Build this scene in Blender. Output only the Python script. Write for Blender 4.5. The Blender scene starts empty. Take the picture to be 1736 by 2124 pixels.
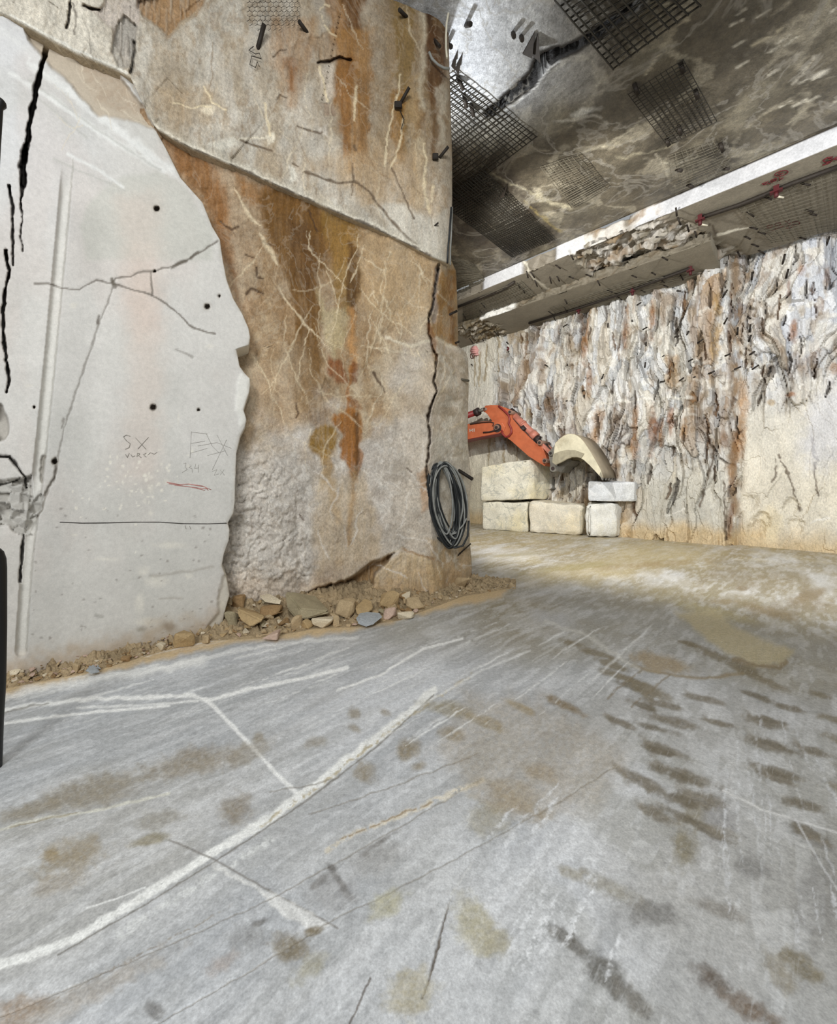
import bpy, bmesh, math, random
import numpy as np
from mathutils import Vector, Matrix, Euler
from mathutils import noise as mnoise

# ------------------------------------------------------------------ camera, world, lights, exposure
scene = bpy.context.scene
COL = scene.collection
F, CX, HY, EYE = 810.0, 868.0, 1000.0, 1.7        # focal length in pixels, centre column, horizon row, eye height
cam_data = bpy.data.cameras.new('camera')
cam_data.sensor_fit = 'HORIZONTAL'
cam_data.sensor_width = 36.0
cam_data.lens = 36.0 * F / 1736.0
cam_data.shift_x = 0.0
cam_data.shift_y = (HY - 1062.0) / 1736.0
cam_data.clip_start = 0.05
cam = bpy.data.objects.new('camera', cam_data)
cam.location = (0, 0, EYE)
cam.rotation_euler = (math.pi / 2, 0, 0)
COL.objects.link(cam)
scene.camera = cam
vs = scene.view_settings
vs.view_transform = 'Standard'
vs.look = 'None'
vs.exposure = 0.0
vs.gamma = 1.0
vs.use_curve_mapping = False

world = bpy.data.worlds.new('ambient_fill')  # even ambient fill, added to lift the whole cave
scene.world = world
world.use_nodes = True
world.node_tree.nodes['Background'].inputs[0].default_value = (0.93, 0.97, 1.0, 1)
world.node_tree.nodes['Background'].inputs[1].default_value = 0.37

def aim(o, target):
    o.rotation_euler = (Vector(target) - o.location).to_track_quat('-Z', 'Y').to_euler()

def area(name, loc, target, size, power, color):
    d = bpy.data.lights.new(name, 'AREA')
    d.shape = 'DISK'
    d.size = size
    d.energy = power
    d.color = color
    o = bpy.data.objects.new(name, d)
    o.location = loc
    COL.objects.link(o)
    aim(o, target)
    return o

def spot(name, loc, target, angle, power, color, radius=0.15, blend=0.4):
    d = bpy.data.lights.new(name, 'SPOT')
    d.spot_size = math.radians(angle)
    d.spot_blend = blend
    d.energy = power
    d.color = color
    d.shadow_soft_size = radius
    o = bpy.data.objects.new(name, d)
    o.location = loc
    COL.objects.link(o)
    aim(o, target)
    return o

area('fill_light_behind', (-1.4, -4.0, 5.2), (-1.2, 4.6, 1.2), 2.2, 430, (0.95, 0.98, 1.0))  # unseen area light added behind the camera to brighten the near walls
area('fill_light_overhead', (0.4, -0.6, 6.4), (0.0, 3.2, 0.0), 2.4, 170, (0.95, 0.98, 1.0))  # unseen light added overhead to balance left wall and floor
spot('flood_light_wall', (0.28, 7.0, 6.2), (7.0, 11.4, 3.6), 125, 1650, (1.0, 0.985, 0.94), 0.10, 0.4)
spot('fill_light_right', (6.2, 1.2, 5.6), (8.0, 10.8, 3.2), 110, 2000, (0.97, 0.985, 1.0), 0.25, 0.5)  # unseen cool light added at the right to lift the back wall
spot('lamp_under_ceiling', (0.12, 6.7, 6.55), (0.85, 5.75, 8.0), 120, 230, (0.92, 0.96, 1.0), 0.08, 0.9)

# ------------------------------------------------------------------ helpers
rng = random.Random(7)

def lin(c):
    c = np.asarray(c, dtype=np.float64) / 255.0
    return np.where(c <= 0.04045, c / 12.92, ((c + 0.055) / 1.055) ** 2.4)

def ray(px, py, depth):
    return ((px - CX) / F * depth, depth, EYE + (HY - py) / F * depth)

def on_floor(px, py, z=0.0):
    d = (EYE - z) * F / (py - HY)
    return Vector(ray(px, py, d))

def sstep(a, b, x):
    t = np.clip((x - a) / (b - a), 0, 1)
    return t * t * (3 - 2 * t)

def hash2(ix, iy, seed):
    h = (ix.astype(np.int64) * 374761393 + iy.astype(np.int64) * 668265263 + seed * 1274126177) & 0xFFFFFFFF
    h = ((h ^ (h >> 13)) * 1274126177) & 0xFFFFFFFF
    h = ((h ^ (h >> 16)) * 2246822519) & 0xFFFFFFFF
    return (h ^ (h >> 15)).astype(np.float64) / 4294967295.0

def vnoise(x, y, seed=0):
    ix, iy = np.floor(x), np.floor(y)
    fx, fy = x - ix, y - iy
    ux, uy = fx * fx * (3 - 2 * fx), fy * fy * (3 - 2 * fy)
    a = hash2(ix, iy, seed); b = hash2(ix + 1, iy, seed)
    c = hash2(ix, iy + 1, seed); d = hash2(ix + 1, iy + 1, seed)
    return (a * (1 - ux) + b * ux) * (1 - uy) + (c * (1 - ux) + d * ux) * uy

def fbm(x, y, seed=0, octv=4, gain=0.5):
    s = np.zeros(np.shape(x)); amp = 1.0; tot = 0.0
    for o in range(octv):
        s = s + amp * vnoise(x * 2 ** o, y * 2 ** o, seed + o * 17)
        tot += amp; amp *= gain
    return s / tot

def ridged(x, y, seed=0, octv=4):
    s = np.zeros(np.shape(x)); amp = 1.0; tot = 0.0
    for o in range(octv):
        n = 1 - np.abs(2 * vnoise(x * 2 ** o, y * 2 ** o, seed + o * 13) - 1)
        s = s + amp * n * n
        tot += amp; amp *= 0.5
    return s / tot

def voronoi(x, y, seed=0):
    ix, iy = np.floor(x), np.floor(y)
    f1 = np.full(x.shape, 9.0); f2 = np.full(x.shape, 9.0)
    cid = np.zeros(x.shape); cx = np.zeros(x.shape); cy = np.zeros(x.shape)
    for dx in (-1, 0, 1):
        for dy in (-1, 0, 1):
            jx, jy = ix + dx, iy + dy
            qx = jx + hash2(jx, jy, seed); qy = jy + hash2(jx, jy, seed + 5)
            d = np.hypot(qx - x, qy - y)
            near = d < f1
            f2 = np.where(near, f1, np.minimum(f2, d))
            cid = np.where(near, hash2(jx, jy, seed + 11), cid)
            cx = np.where(near, qx, cx); cy = np.where(near, qy, cy)
            f1 = np.where(near, d, f1)
    return f1, f2, cid, x - cx, y - cy

def facets(x, y, seed, tilt=1.0):
    """Broken-stone relief: every cell is a tilted flat facet of its own height."""
    f1, f2, cid, dx, dy = voronoi(x, y, seed)
    a = (cid * 997.0) % 1.0 - 0.5
    b = (cid * 613.0) % 1.0 - 0.5
    facets.cid = cid
    return cid - 0.5 + tilt * (a * dx + b * dy) * 2.0, f2 - f1

def interp(pts, x):
    p = sorted(pts)
    return np.interp(x, [q[0] for q in p], [q[1] for q in p])

class TPS:
    def __init__(self, pts):
        p = np.array(pts, dtype=np.float64)
        self.xy = p[:, :2] / 500.0
        n = len(p)
        K = self.k(np.hypot(*(self.xy[:, None, :] - self.xy[None, :, :]).transpose(2, 0, 1)))
        P = np.c_[np.ones(n), self.xy]
        A = np.zeros((n + 3, n + 3)); A[:n, :n] = K + np.eye(n) * 0.02; A[:n, n:] = P; A[n:, :n] = P.T
        self.w = np.linalg.solve(A, np.r_[p[:, 2], 0, 0, 0])
    @staticmethod
    def k(r):
        return np.where(r > 1e-9, r * r * np.log(np.maximum(r, 1e-9)), 0)
    def __call__(self, x, y):
        x = np.asarray(x, dtype=np.float64) / 500.0; y = np.asarray(y, dtype=np.float64) / 500.0
        s = self.w[-3] + self.w[-2] * x + self.w[-1] * y
        for i in range(len(self.xy)):
            s = s + self.w[i] * self.k(np.hypot(x - self.xy[i, 0], y - self.xy[i, 1]))
        return s

def poly_dist(X, Y, pts, closed=False):
    best = np.full(X.shape, 1e9); along = np.zeros(X.shape)
    P = list(pts) + ([pts[0]] if closed else [])
    n = len(P) - 1
    for i in range(n):
        ax, ay = P[i]; bx, by = P[i + 1]
        vx, vy = bx - ax, by - ay
        L = vx * vx + vy * vy + 1e-9
        t = np.clip(((X - ax) * vx + (Y - ay) * vy) / L, 0, 1)
        d = np.hypot(X - ax - t * vx, Y - ay - t * vy)
        m = d < best
        best = np.where(m, d, best); along = np.where(m, (i + t) / n, along)
    return best, along

def inside(X, Y, pts):
    r = np.zeros(X.shape, bool)
    n = len(pts); j = n - 1
    for i in range(n):
        xi, yi = pts[i]; xj, yj = pts[j]
        if yi != yj:
            c = ((yi > Y) != (yj > Y)) & (X < (xj - xi) * (Y - yi) / (yj - yi) + xi)
            r ^= c
        j = i
    return r

class Paint:
    """Stains, seams, veins, dirt and some painted light and shade laid onto a surface's own colour and relief."""
    def __init__(self, PX, PY, base, seed=1):
        self.x, self.y = PX, PY
        self.c = np.zeros(PX.shape + (3,)); self.c[:] = lin(base)
        self.h = np.zeros(PX.shape)                       # relief, metres away from the viewer's side
        self.wx = (fbm(PX / 22, PY / 22, seed, 3) - .5)
        self.wy = (fbm(PX / 22, PY / 22, seed + 50, 3) - .5)
        self.fine = fbm(PX / 7, PY / 7, seed + 90, 3)
        self.jx = fbm(PX / 9, PY / 9, seed + 70, 2) - .5
        self.jw = fbm(PX / 16, PY / 16, seed + 80, 2) - .5
        self.fib = fbm(PX / 5, PY / 55, seed + 60, 3)
        self.fibw = 0.0
        self.jag = 1.0
        self.seed = seed
    def sub(self, pts, pad):
        xs = [p[0] for p in pts]; ys = [p[1] for p in pts]
        m = (self.x > min(xs) - pad) & (self.x < max(xs) + pad) & (self.y > min(ys) - pad) & (self.y < max(ys) + pad)
        return m
    def put(self, m, a, color):
        if color is not None:
            c = lin(color)
            self.c[m] = self.c[m] * (1 - a[:, None]) + c * a[:, None]
    def line(self, pts, w, color, alpha=1.0, wob=0.0, soft=0.6, h=0.0, broken=0.0, taper=False):
        m = self.sub(pts, w * 2 + 25 * wob + 4)
        if not m.any(): return
        x = self.x[m] + self.wx[m] * 25 * wob + self.jx[m] * 7 * self.jag; y = self.y[m] + self.wy[m] * 25 * wob + self.jw[m] * 6 * self.jag
        d, al = poly_dist(x, y, pts)
        ww = w * (np.sin(np.pi * np.clip(al, 0.03, .97)) ** .6) if taper else w
        ww = ww * np.clip(1 + 2.4 * self.jw[m] * self.jag, .35, 1.9)
        a = 1 - sstep(ww * (1 - soft) * .5, ww * .5 * (1 + soft) + .6, d)
        if broken: a = a * sstep(broken - .12, broken + .12, self.fine[m])
        self.put(m, a * alpha, color)
        if h: self.h[m] += h * a
    def blob(self, cx, cy, rx, ry, rot, color, alpha=1.0, edge=.5, nz=.5, h=0.0, grain=0.0):
        R = max(rx, ry) * 1.6 + 6
        m = self.sub([(cx, cy)], R)
        if not m.any(): return
        x = self.x[m] - cx; y = self.y[m] - cy
        c, s = math.cos(math.radians(rot)), math.sin(math.radians(rot))
        u = (x * c + y * s) / rx; v = (-x * s + y * c) / ry
        d = np.hypot(u, v) + (self.wx[m] + self.wy[m]) * nz + (self.fine[m] - .5) * nz * .8
        a = 1 - sstep(1 - edge, 1 + edge * .3, d)
        if grain: a = a * (1 - grain + grain * sstep(.35, .6, self.fine[m]))
        self.put(m, a * alpha, color)
        if h: self.h[m] += h * a
    def poly(self, pts, color, alpha=1.0, soft=8.0, wob=.5, h=0.0, grain=0.0):
        m = self.sub(pts, soft + 25 * wob + 4)
        if not m.any(): return
        x = self.x[m] + self.wx[m] * 40 * wob; y = self.y[m] + self.wy[m] * 40 * wob
        d, _ = poly_dist(x, y, pts, True)
        d = np.where(inside(x, y, pts), d, -d)
        a = sstep(-soft * .5, soft * .5, d + (self.fib[m] - .5) * 14 * self.fibw)
        if self.fibw: a = a * (1 - self.fibw + self.fibw * sstep(.34, .58, self.fib[m]))
        if grain: a = a * (1 - grain + grain * sstep(.35, .6, self.fine[m]))
        self.put(m, a * alpha, color)
        if h: self.h[m] += h * a
    def mask(self, a, color):
        c = lin(color)
        self.c = self.c * (1 - a[..., None]) + c * a[..., None]
    def veins(self, n, box, length, w, color, alpha=.8, ang=90, spread=50, seed=3):
        r = random.Random(seed)
        for _ in range(n):
            x, y = r.uniform(box[0], box[2]), r.uniform(box[1], box[3])
            a = math.radians(ang + r.uniform(-spread, spread))
            pts = [(x, y)]
            for _k in range(6):
                a += r.uniform(-.35, .35)
                L = length * r.uniform(.08, .3)
                x += math.cos(a) * L; y += math.sin(a) * L
                pts.append((x, y))
            self.line(pts, w * r.uniform(.7, 1.3), color, alpha * r.uniform(.5, 1), wob=.4, taper=True)

def link(o, parent=None):
    COL.objects.link(o)
    if parent is not None: o.parent = parent
    return o

def tag(o, label=None, cat=None, group=None, kind=None):
    if label: o['label'] = label
    if cat: o['category'] = cat
    if group: o['group'] = group
    if kind: o['kind'] = kind
    return o

def grid_mesh(name, X, Y, Z, colr, mat, parent=None, flip=False, smooth=True):
    n, m = X.shape
    me = bpy.data.meshes.new(name)
    co = np.stack([X, Y, Z], -1).reshape(-1, 3).astype(np.float32)
    idx = np.arange(n * m).reshape(n, m)
    q = np.stack([idx[:-1, :-1], idx[:-1, 1:], idx[1:, 1:], idx[1:, :-1]], -1).reshape(-1, 4)
    if flip: q = q[:, ::-1]
    nf = len(q)
    me.vertices.add(n * m); me.vertices.foreach_set('co', co.ravel())
    me.loops.add(nf * 4); me.loops.foreach_set('vertex_index', q.ravel().astype(np.int32))
    me.polygons.add(nf); me.polygons.foreach_set('loop_start', np.arange(0, nf * 4, 4, dtype=np.int32))
    me.polygons.foreach_set('loop_total', np.full(nf, 4, dtype=np.int32))
    me.polygons.foreach_set('use_smooth', np.full(nf, smooth, dtype=bool))
    me.update(calc_edges=True)
    if colr is not None:
        at = me.color_attributes.new('Col', 'FLOAT_COLOR', 'POINT')
        c4 = np.ones((n * m, 4), dtype=np.float32); c4[:, :3] = np.clip(colr.reshape(-1, 3), 0.004, .95)
        at.data.foreach_set('color', c4.ravel())
    me.materials.append(mat)
    return link(bpy.data.objects.new(name, me), parent)

def finish(name, bm, mats, parent=None, smooth=False, loc=None):
    me = bpy.data.meshes.new(name)
    bmesh.ops.recalc_face_normals(bm, faces=bm.faces)
    bm.to_mesh(me); bm.free()
    for mm in (mats if isinstance(mats, (list, tuple)) else [mats]): me.materials.append(mm)
    if smooth:
        for p in me.polygons: p.use_smooth = True
    o = bpy.data.objects.new(name, me)
    if loc is not None: o.location = loc
    return link(o, parent)

def tube(bm, pts, r, sides=8, closed=False, mi=0, caps=True):
    pts = [Vector(p) for p in pts]; n = len(pts); rings = []
    up = None
    for i, p in enumerate(pts):
        if closed: t = pts[(i + 1) % n] - pts[i - 1]
        else: t = pts[min(i + 1, n - 1)] - pts[max(i - 1, 0)]
        t.normalize()
        if up is None:
            up = t.orthogonal().normalized()
        up = (up - t * up.dot(t))
        if up.length < 1e-6: up = t.orthogonal()
        up.normalize()
        side = t.cross(up)
        rr = r[i] if isinstance(r, (list, tuple)) else r
        rings.append([bm.verts.new(p + (up * math.cos(a) + side * math.sin(a)) * rr) for a in [2 * math.pi * k / sides for k in range(sides)]])
    rng_ = range(n if closed else n - 1)
    for i in rng_:
        A, B = rings[i], rings[(i + 1) % n]
        for k in range(sides):
            f = bm.faces.new((A[k], A[(k + 1) % sides], B[(k + 1) % sides], B[k])); f.material_index = mi; f.smooth = True
    if caps and not closed:
        f = bm.faces.new(rings[0][::-1]); f.material_index = mi
        f = bm.faces.new(rings[-1]); f.material_index = mi

def box(bm, c, s, rot=None):
    M = Matrix.Translation(Vector(c))
    if rot is not None: M = M @ (rot.to_4x4() if not isinstance(rot, Matrix) or len(rot) == 3 else rot)
    M = M @ Matrix.Diagonal((s[0], s[1], s[2], 1))
    return bmesh.ops.create_cube(bm, size=1.0, matrix=M)['verts']

def empty(name, loc, label, cat, group=None):
    o = bpy.data.objects.new(name, None)
    o.location = loc
    o.empty_display_size = .1
    link(o)
    return tag(o, label, cat, group)

# ------------------------------------------------------------------ materials
def nodes(name):
    m = bpy.data.materials.new(name); m.use_nodes = True
    nt = m.node_tree
    return m, nt, nt.nodes['Principled BSDF']

def N(nt, t, **kw):
    n = nt.nodes.new(t)
    for k, v in kw.items():
        if k.startswith('i_'): n.inputs[int(k[2:])].default_value = v
        else: setattr(n, k, v)
    return n

def noise_node(nt, vec, scale, detail=6, rough=.6, dist=0.0):
    n = N(nt, 'ShaderNodeTexNoise')
    n.inputs['Scale'].default_value = scale; n.inputs['Detail'].default_value = detail
    n.inputs['Roughness'].default_value = rough; n.inputs['Distortion'].default_value = dist
    nt.links.new(vec, n.inputs['Vector'])
    return n.outputs['Fac']

def ramp(nt, fac, stops):
    r = N(nt, 'ShaderNodeValToRGB')
    e = r.color_ramp.elements
    while len(e) < len(stops): e.new(.5)
    for k, (p, c) in enumerate(stops):
        e[k].position = p; e[k].color = (c, c, c, 1) if isinstance(c, (int, float)) else tuple(c) + (1,)
    nt.links.new(fac, r.inputs[0])
    return r.outputs[0]

def mix(nt, fac, a, b, mode='MIX'):
    n = N(nt, 'ShaderNodeMix', data_type='RGBA', blend_type=mode)
    for sock, v in ((n.inputs[0], fac), (n.inputs[6], a), (n.inputs[7], b)):
        if isinstance(v, (int, float)): sock.default_value = v
        elif isinstance(v, tuple): sock.default_value = v + (1,) if len(v) == 3 else v
        else: nt.links.new(v, sock)
    return n.outputs[2]

def coords(nt, scale=(1, 1, 1), rot=(0, 0, 0)):
    tc = N(nt, 'ShaderNodeTexCoord')
    mp = N(nt, 'ShaderNodeMapping')
    mp.vector_type = 'TEXTURE'                      # rotate first, then stretch
    mp.inputs['Rotation'].default_value = rot
    mp.inputs['Scale'].default_value = tuple(1 / q_ for q_ in scale)
    nt.links.new(tc.outputs['Object'], mp.inputs['Vector'])
    return mp.outputs['Vector']

def stone(name, color=None, var=.25, fine=.2, bump=.3, bscale=18, rough=.75, stretch=(1, 1, 1), rot=(0, 0, 0),
          vein=0.0, vein_col=(.85, .83, .78), tint=None, iso=False, vscale=1.3, spec=.3, bdist=.02, scr=0.0, rgh_var=0.0):
    m, nt, b = nodes(name)
    v = coords(nt)
    vs_ = coords(nt, stretch, rot)
    vi = v if iso else vs_
    if color is None:
        a = N(nt, 'ShaderNodeVertexColor', layer_name='Col'); base = a.outputs['Color']
    else:
        rgb = N(nt, 'ShaderNodeRGB'); rgb.outputs[0].default_value = tuple(lin(color)) + (1,); base = rgb.outputs[0]
    n1 = noise_node(nt, vs_, vscale * 2, 8, .65, .4)
    lo, hi = 1 - var, 1 + var
    base = mix(nt, 1.0, base, ramp(nt, n1, [(.25, lo), (.5, 1.0), (.75, hi)]), 'MULTIPLY')
    n2 = noise_node(nt, vi, vscale * 22, 6, .7)
    base = mix(nt, 1.0, base, ramp(nt, n2, [(.3, 1 - fine), (.5, 1.0), (.7, 1 + fine)]), 'MULTIPLY')
    n3 = noise_node(nt, v, vscale * 85, 3, .6)
    base = mix(nt, 1.0, base, ramp(nt, n3, [(.32, 1 - fine * .6), (.5, 1.0), (.68, 1 + fine * .6)]), 'MULTIPLY')
    if tint is not None:
        n4 = noise_node(nt, v, .9, 5, .6)
        base = mix(nt, ramp(nt, n4, [(.45, 0.0), (.68, .7)]), base, mix(nt, 1.0, base, tuple(tint), 'MULTIPLY'))
    if vein:
        nv = noise_node(nt, vs_, vscale * 1.1, 6, .55, 1.2)
        vm = ramp(nt, nv, [(.478, 0.0), (.497, vein), (.503, vein), (.522, 0.0)])
        base = mix(nt, vm, base, vein_col)
    if scr:
        ns = noise_node(nt, vs_, vscale * 9, 3, .5)
        base = mix(nt, ramp(nt, ns, [(.6, 0.0), (.68, scr)]), base, vein_col)
    nt.links.new(base, b.inputs['Base Color'])
    nb = noise_node(nt, vi, bscale, 9, .68)
    bp = N(nt, 'ShaderNodeBump'); bp.inputs['Strength'].default_value = bump; bp.inputs['Distance'].default_value = bdist
    nt.links.new(nb, bp.inputs['Height']); nt.links.new(bp.outputs[0], b.inputs['Normal'])
    if rgh_var:
        nr = noise_node(nt, v, 1.1, 5, .6)
        nt.links.new(ramp(nt, nr, [(.35, rough - rgh_var), (.65, rough + rgh_var)]), b.inputs['Roughness'])
    else:
        b.inputs['Roughness'].default_value = rough
    b.inputs['Specular IOR Level'].default_value = spec
    return m

def plain(name, color, rough=.5, metal=0.0, var=.15, scale=12, bump=.05, rust=None, spec=.4):
    m, nt, b = nodes(name)
    v = coords(nt)
    n1 = noise_node(nt, v, scale, 6, .65)
    c = tuple(lin(color))
    base = mix(nt, 1.0, c, ramp(nt, n1, [(.3, 1 - var), (.7, 1 + var)]), 'MULTIPLY')
    if rust is not None:
        n2 = noise_node(nt, v, scale * .35, 7, .7)
        base = mix(nt, ramp(nt, n2, [(.52, 0.0), (.66, .75)]), base, tuple(lin(rust)))
    nt.links.new(base, b.inputs['Base Color'])
    b.inputs['Roughness'].default_value = rough; b.inputs['Metallic'].default_value = metal
    b.inputs['Specular IOR Level'].default_value = spec
    if bump:
        bp = N(nt, 'ShaderNodeBump'); bp.inputs['Strength'].default_value = bump; bp.inputs['Distance'].default_value = .02
        nt.links.new(noise_node(nt, v, scale * 3, 6, .6), bp.inputs['Height']); nt.links.new(bp.outputs[0], b.inputs['Normal'])
    return m

A_ANG = math.atan2(1.0, 1.025)      # direction of the saw cuts on the floor, along the left wall
M_SAWN = stone('sawn_marble', var=.07, fine=.09, bump=.12, bscale=40, rough=.72, vscale=1.2, spec=.25)
M_PILLAR = stone('stained_marble', var=.26, fine=.3, bump=.6, bscale=16, rough=.7, stretch=(1, 1, .75), vein=.16, vein_col=(.62, .53, .40), vscale=1.9)
M_BACK = stone('fractured_marble', var=.22, fine=.25, bump=.75, bscale=14, rough=.6, stretch=(1, 1, .5), vscale=1.6, spec=.35, bdist=.04)
M_FLOOR = stone('floor_marble', var=.06, fine=.22, bump=.25, bscale=34, rough=.55, stretch=(.7, 6.0, 1), rot=(0, 0, A_ANG), vscale=1.3,
                scr=.14, vein_col=(.74, .75, .75), spec=.3, rgh_var=.12, iso=True)
M_CEIL = stone('ceiling_marble', var=.6, fine=.35, bump=.8, bscale=5, rough=.42, vein=.5, vein_col=(.30, .28, .24), vscale=.6, spec=.5, bdist=.05)
M_SOFFIT = stone('soffit_marble', var=.18, fine=.18, bump=.35, bscale=20, rough=.65, vscale=1.2)
M_BLOCK = {k: stone('block_marble_' + k, color=c, var=.24, fine=.22, bump=.6, bscale=10, rough=.7, vein=.6, vein_col=vc, vscale=1.3, tint=t)
           for k, c, vc, t in (('cream', (216, 211, 194), (.30, .31, .28), (.95, .86, .60)), ('white', (222, 220, 212), (.80, .80, .78), (.95, .9, .75)),
                               ('cool', (212, 214, 216), (.86, .86, .86), (.9, .88, .8)), ('pale', (216, 208, 190), (.6, .58, .5), (1, .93, .75)))}
M_SOIL = stone('tan_rubble_soil', color=(172, 142, 100), var=.3, fine=.35, bump=.9, bscale=30, rough=.95, vscale=2.5, spec=.1)
M_ROCK = {k: stone('rubble_stone_' + k, color=c, var=.2, fine=.2, bump=.5, bscale=22, rough=.85, vscale=3, spec=.2)
          for k, c in (('tan', (178, 156, 122)), ('ochre', (172, 147, 108)), ('olive', (158, 146, 118)), ('grey', (158, 161, 162)),
                       ('pale', (206, 192, 166)), ('pink', (190, 164, 146)), ('brown', (150, 122, 86)))}
M_ORANGE = plain('orange_machine_paint', (186, 100, 64), .5, 0, .14, 4, .04, rust=(172, 82, 46))
M_REDPAINT = plain('dark_red_machine_paint', (134, 46, 44), .45, 0, .15, 6)
M_PINKSTEEL = plain('faded_red_steel', (190, 122, 104), .45, .0, .18, 8)
M_DARK = plain('dark_grease', (52, 40, 38), .6, 0, .3, 10)
M_STEEL = plain('worn_grey_steel', (128, 124, 116), .5, .2, .2, 10)
M_PIN = plain('worn_pin_steel', (150, 120, 104), .45, .3, .2, 14)
M_BUCKET = plain('dusty_bucket_steel', (208, 200, 174), .75, 0, .2, 4, .15, rust=(160, 148, 120))
M_BUCKETBACK = plain('bucket_back_plate_steel', (150, 138, 118), .6, .1, .2, 3, .1)
M_WEAR = plain('scuffed_bucket_plate', (156, 148, 126), .7, .1, .25, 6, .15)
M_BLACKCABLE = plain('black_rubber_cable', (40, 42, 42), .5, 0, .3, 8, 0)
M_GREYCABLE = plain('dusty_grey_cable', (138, 138, 132), .65, 0, .25, 8, 0)
M_WHITECABLE = plain('white_cable', (216, 208, 186), .5, 0, .1, 8, 0)
M_BLACK = plain('black_plastic', (14, 13, 12), .45, 0, .1, 8, 0)
M_IRON = plain('dark_iron', (42, 35, 28), .65, .2, .3, 20, .05)
M_WIRE = plain('dark_wire', (48, 44, 36), .6, .2, .2, 8, 0)
M_WIREPALE = plain('dusty_wire', (104, 98, 84), .6, .2, .2, 8, 0)
M_REDPLATE = plain('red_painted_plate', (72, 16, 20), .6, 0, .2, 20)
M_REDMARK = plain('red_spray_paint', (92, 24, 28), .8, 0, .15, 20, 0)
M_PINKMARK = plain('pink_spray_paint', (226, 170, 164), .8, 0, .15, 20, 0)
M_REDCHALK = plain('faded_red_chalk', (186, 132, 124), .9, 0, .1, 20, 0)
M_PENCIL = plain('grey_pencil', (138, 133, 124), .9, 0, .15, 20, 0)
M_PENCILDARK = plain('black_marker', (70, 66, 62), .9, 0, .15, 20, 0)
M_WHITE = plain('white_lettering', (232, 228, 220), .5, 0, .03, 20, 0)

# ------------------------------------------------------------------ floor
us = np.concatenate([np.linspace(-12, -1.25, 22), np.linspace(-1.22, 1.22, 790), np.linspace(1.25, 12, 22)])
pys = np.concatenate([np.linspace(1064, 1180, 90), np.linspace(1181.5, 2150, 430), np.linspace(2170, 2700, 14)])
Yr = EYE * F / (pys - HY)
Yr = np.concatenate([[60, 40, 30, 26], Yr, [.4, -1.0, -4.0, -9.0]])
U, YY = np.meshgrid(us, Yr)
XX = U * np.maximum(YY, .8)
PX = CX + F * XX / np.maximum(YY, .3)
PY = HY + EYE * F / np.maximum(YY, .3)
P = Paint(PX, PY, (173, 175, 177), 3); P.jag = .35
ca, sa = math.cos(A_ANG), math.sin(A_ANG)
S = XX * ca + YY * sa; R = -XX * sa + YY * ca
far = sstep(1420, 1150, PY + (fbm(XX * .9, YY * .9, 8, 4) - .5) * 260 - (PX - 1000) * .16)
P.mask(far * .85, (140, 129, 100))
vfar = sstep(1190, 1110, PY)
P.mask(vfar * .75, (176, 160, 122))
P.mask(sstep(.52, .75, fbm(XX * .55, YY * .55, 21, 5)) * .45 * sstep(1380, 1500, PY), (170, 165, 154))
P.mask(sstep(.55, .8, fbm(S * .5, R * 2.2, 31, 5)) * .5, (214, 216, 219))
P.mask(sstep(.55, .75, fbm(S * .4 + 9, R * 1.6, 37, 5)) * .4 * sstep(1300, 1500, PY), (160, 161, 160))
P.mask(sstep(.54, .72, fbm(S * 1.6, R * 11, 41, 4)) * .18, (214, 213, 212))
P.mask(sstep(.57, .7, fbm(S * 1.8 + 4, R * 13, 47, 4)) * .12, (138, 135, 130))
P.mask(sstep(.52, .68, fbm(XX * 2.2, YY * .8, 51, 4)) * .4 * sstep(1250, 1160, PY), (150, 136, 98))
P.mask(sstep(.55, .7, fbm(XX * 1.2 + 3, YY * .7, 57, 4)) * .5 * sstep(1240, 1120, PY), (190, 178, 144))
P.mask(sstep(.5, .66, fbm(S * 1.5, R * 4, 151, 5)) * .2, (164, 163, 158))
P.mask(sstep(.54, .68, fbm(S * 2.2 + 7, R * 7, 157, 5)) * .22, (222, 223, 224))
P.mask(sstep(1150, 1500, PX) * sstep(1500, 1800, PY) * .5, (150, 147, 139))
P.mask(sstep(.5, .64, fbm(XX * 2.0 + 3, YY * 2.0, 163, 5)) * sstep(900, 1300, PX) * sstep(1400, 1600, PY) * .4, (146, 144, 134))
P.mask(sstep(.56, .64, fbm(S * 5, R * 22, 167, 3)) * .22, (226, 227, 228))
SAND, DUST, PALE, MUD, GREY, DK = (204, 178, 136), (236, 236, 233), (200, 200, 198), (150, 139, 118), (132, 130, 126), (104, 100, 94)
P.poly([(-60, 1400), (470, 1290), (950, 1230), (1060, 1215), (1040, 1240), (900, 1268), (740, 1308), (620, 1322), (470, 1338), (300, 1375), (150, 1415), (-60, 1462)], SAND, .9, 14, .3)
P.poly([(1040, 1215), (1340, 1120), (1500, 1145), (1300, 1200)], (186, 170, 128), .5, 40, .6)
P.line([(-20, 1448), (150, 1416), (300, 1392), (420, 1372)], 16, DUST, .75, .5, 1)
P.line([(300, 1392), (480, 1352), (620, 1330), (740, 1322)], 6, DUST, .55, .3, 1)
P.line([(-20, 1478), (60, 1462), (200, 1448), (330, 1446), (400, 1441), (432, 1452)], 8, DUST, .9, .25)
P.line([(432, 1452), (520, 1428), (600, 1412), (720, 1386)], 7, DUST, .9, .1)
P.line([(-20, 1504), (100, 1488), (200, 1476), (300, 1468), (350, 1463)], 5, DUST, .9, .05)
P.line([(160, 1468), (330, 1460), (410, 1453)], 4, DUST, .7, .1)
P.line([(428, 1448), (470, 1494), (520, 1545), (570, 1600), (622, 1652)], 8, DUST, .85, .15)
P.line([(10, 1478), (60, 1463), (100, 1458)], 3, (120, 116, 108), .7, .3)
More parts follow.
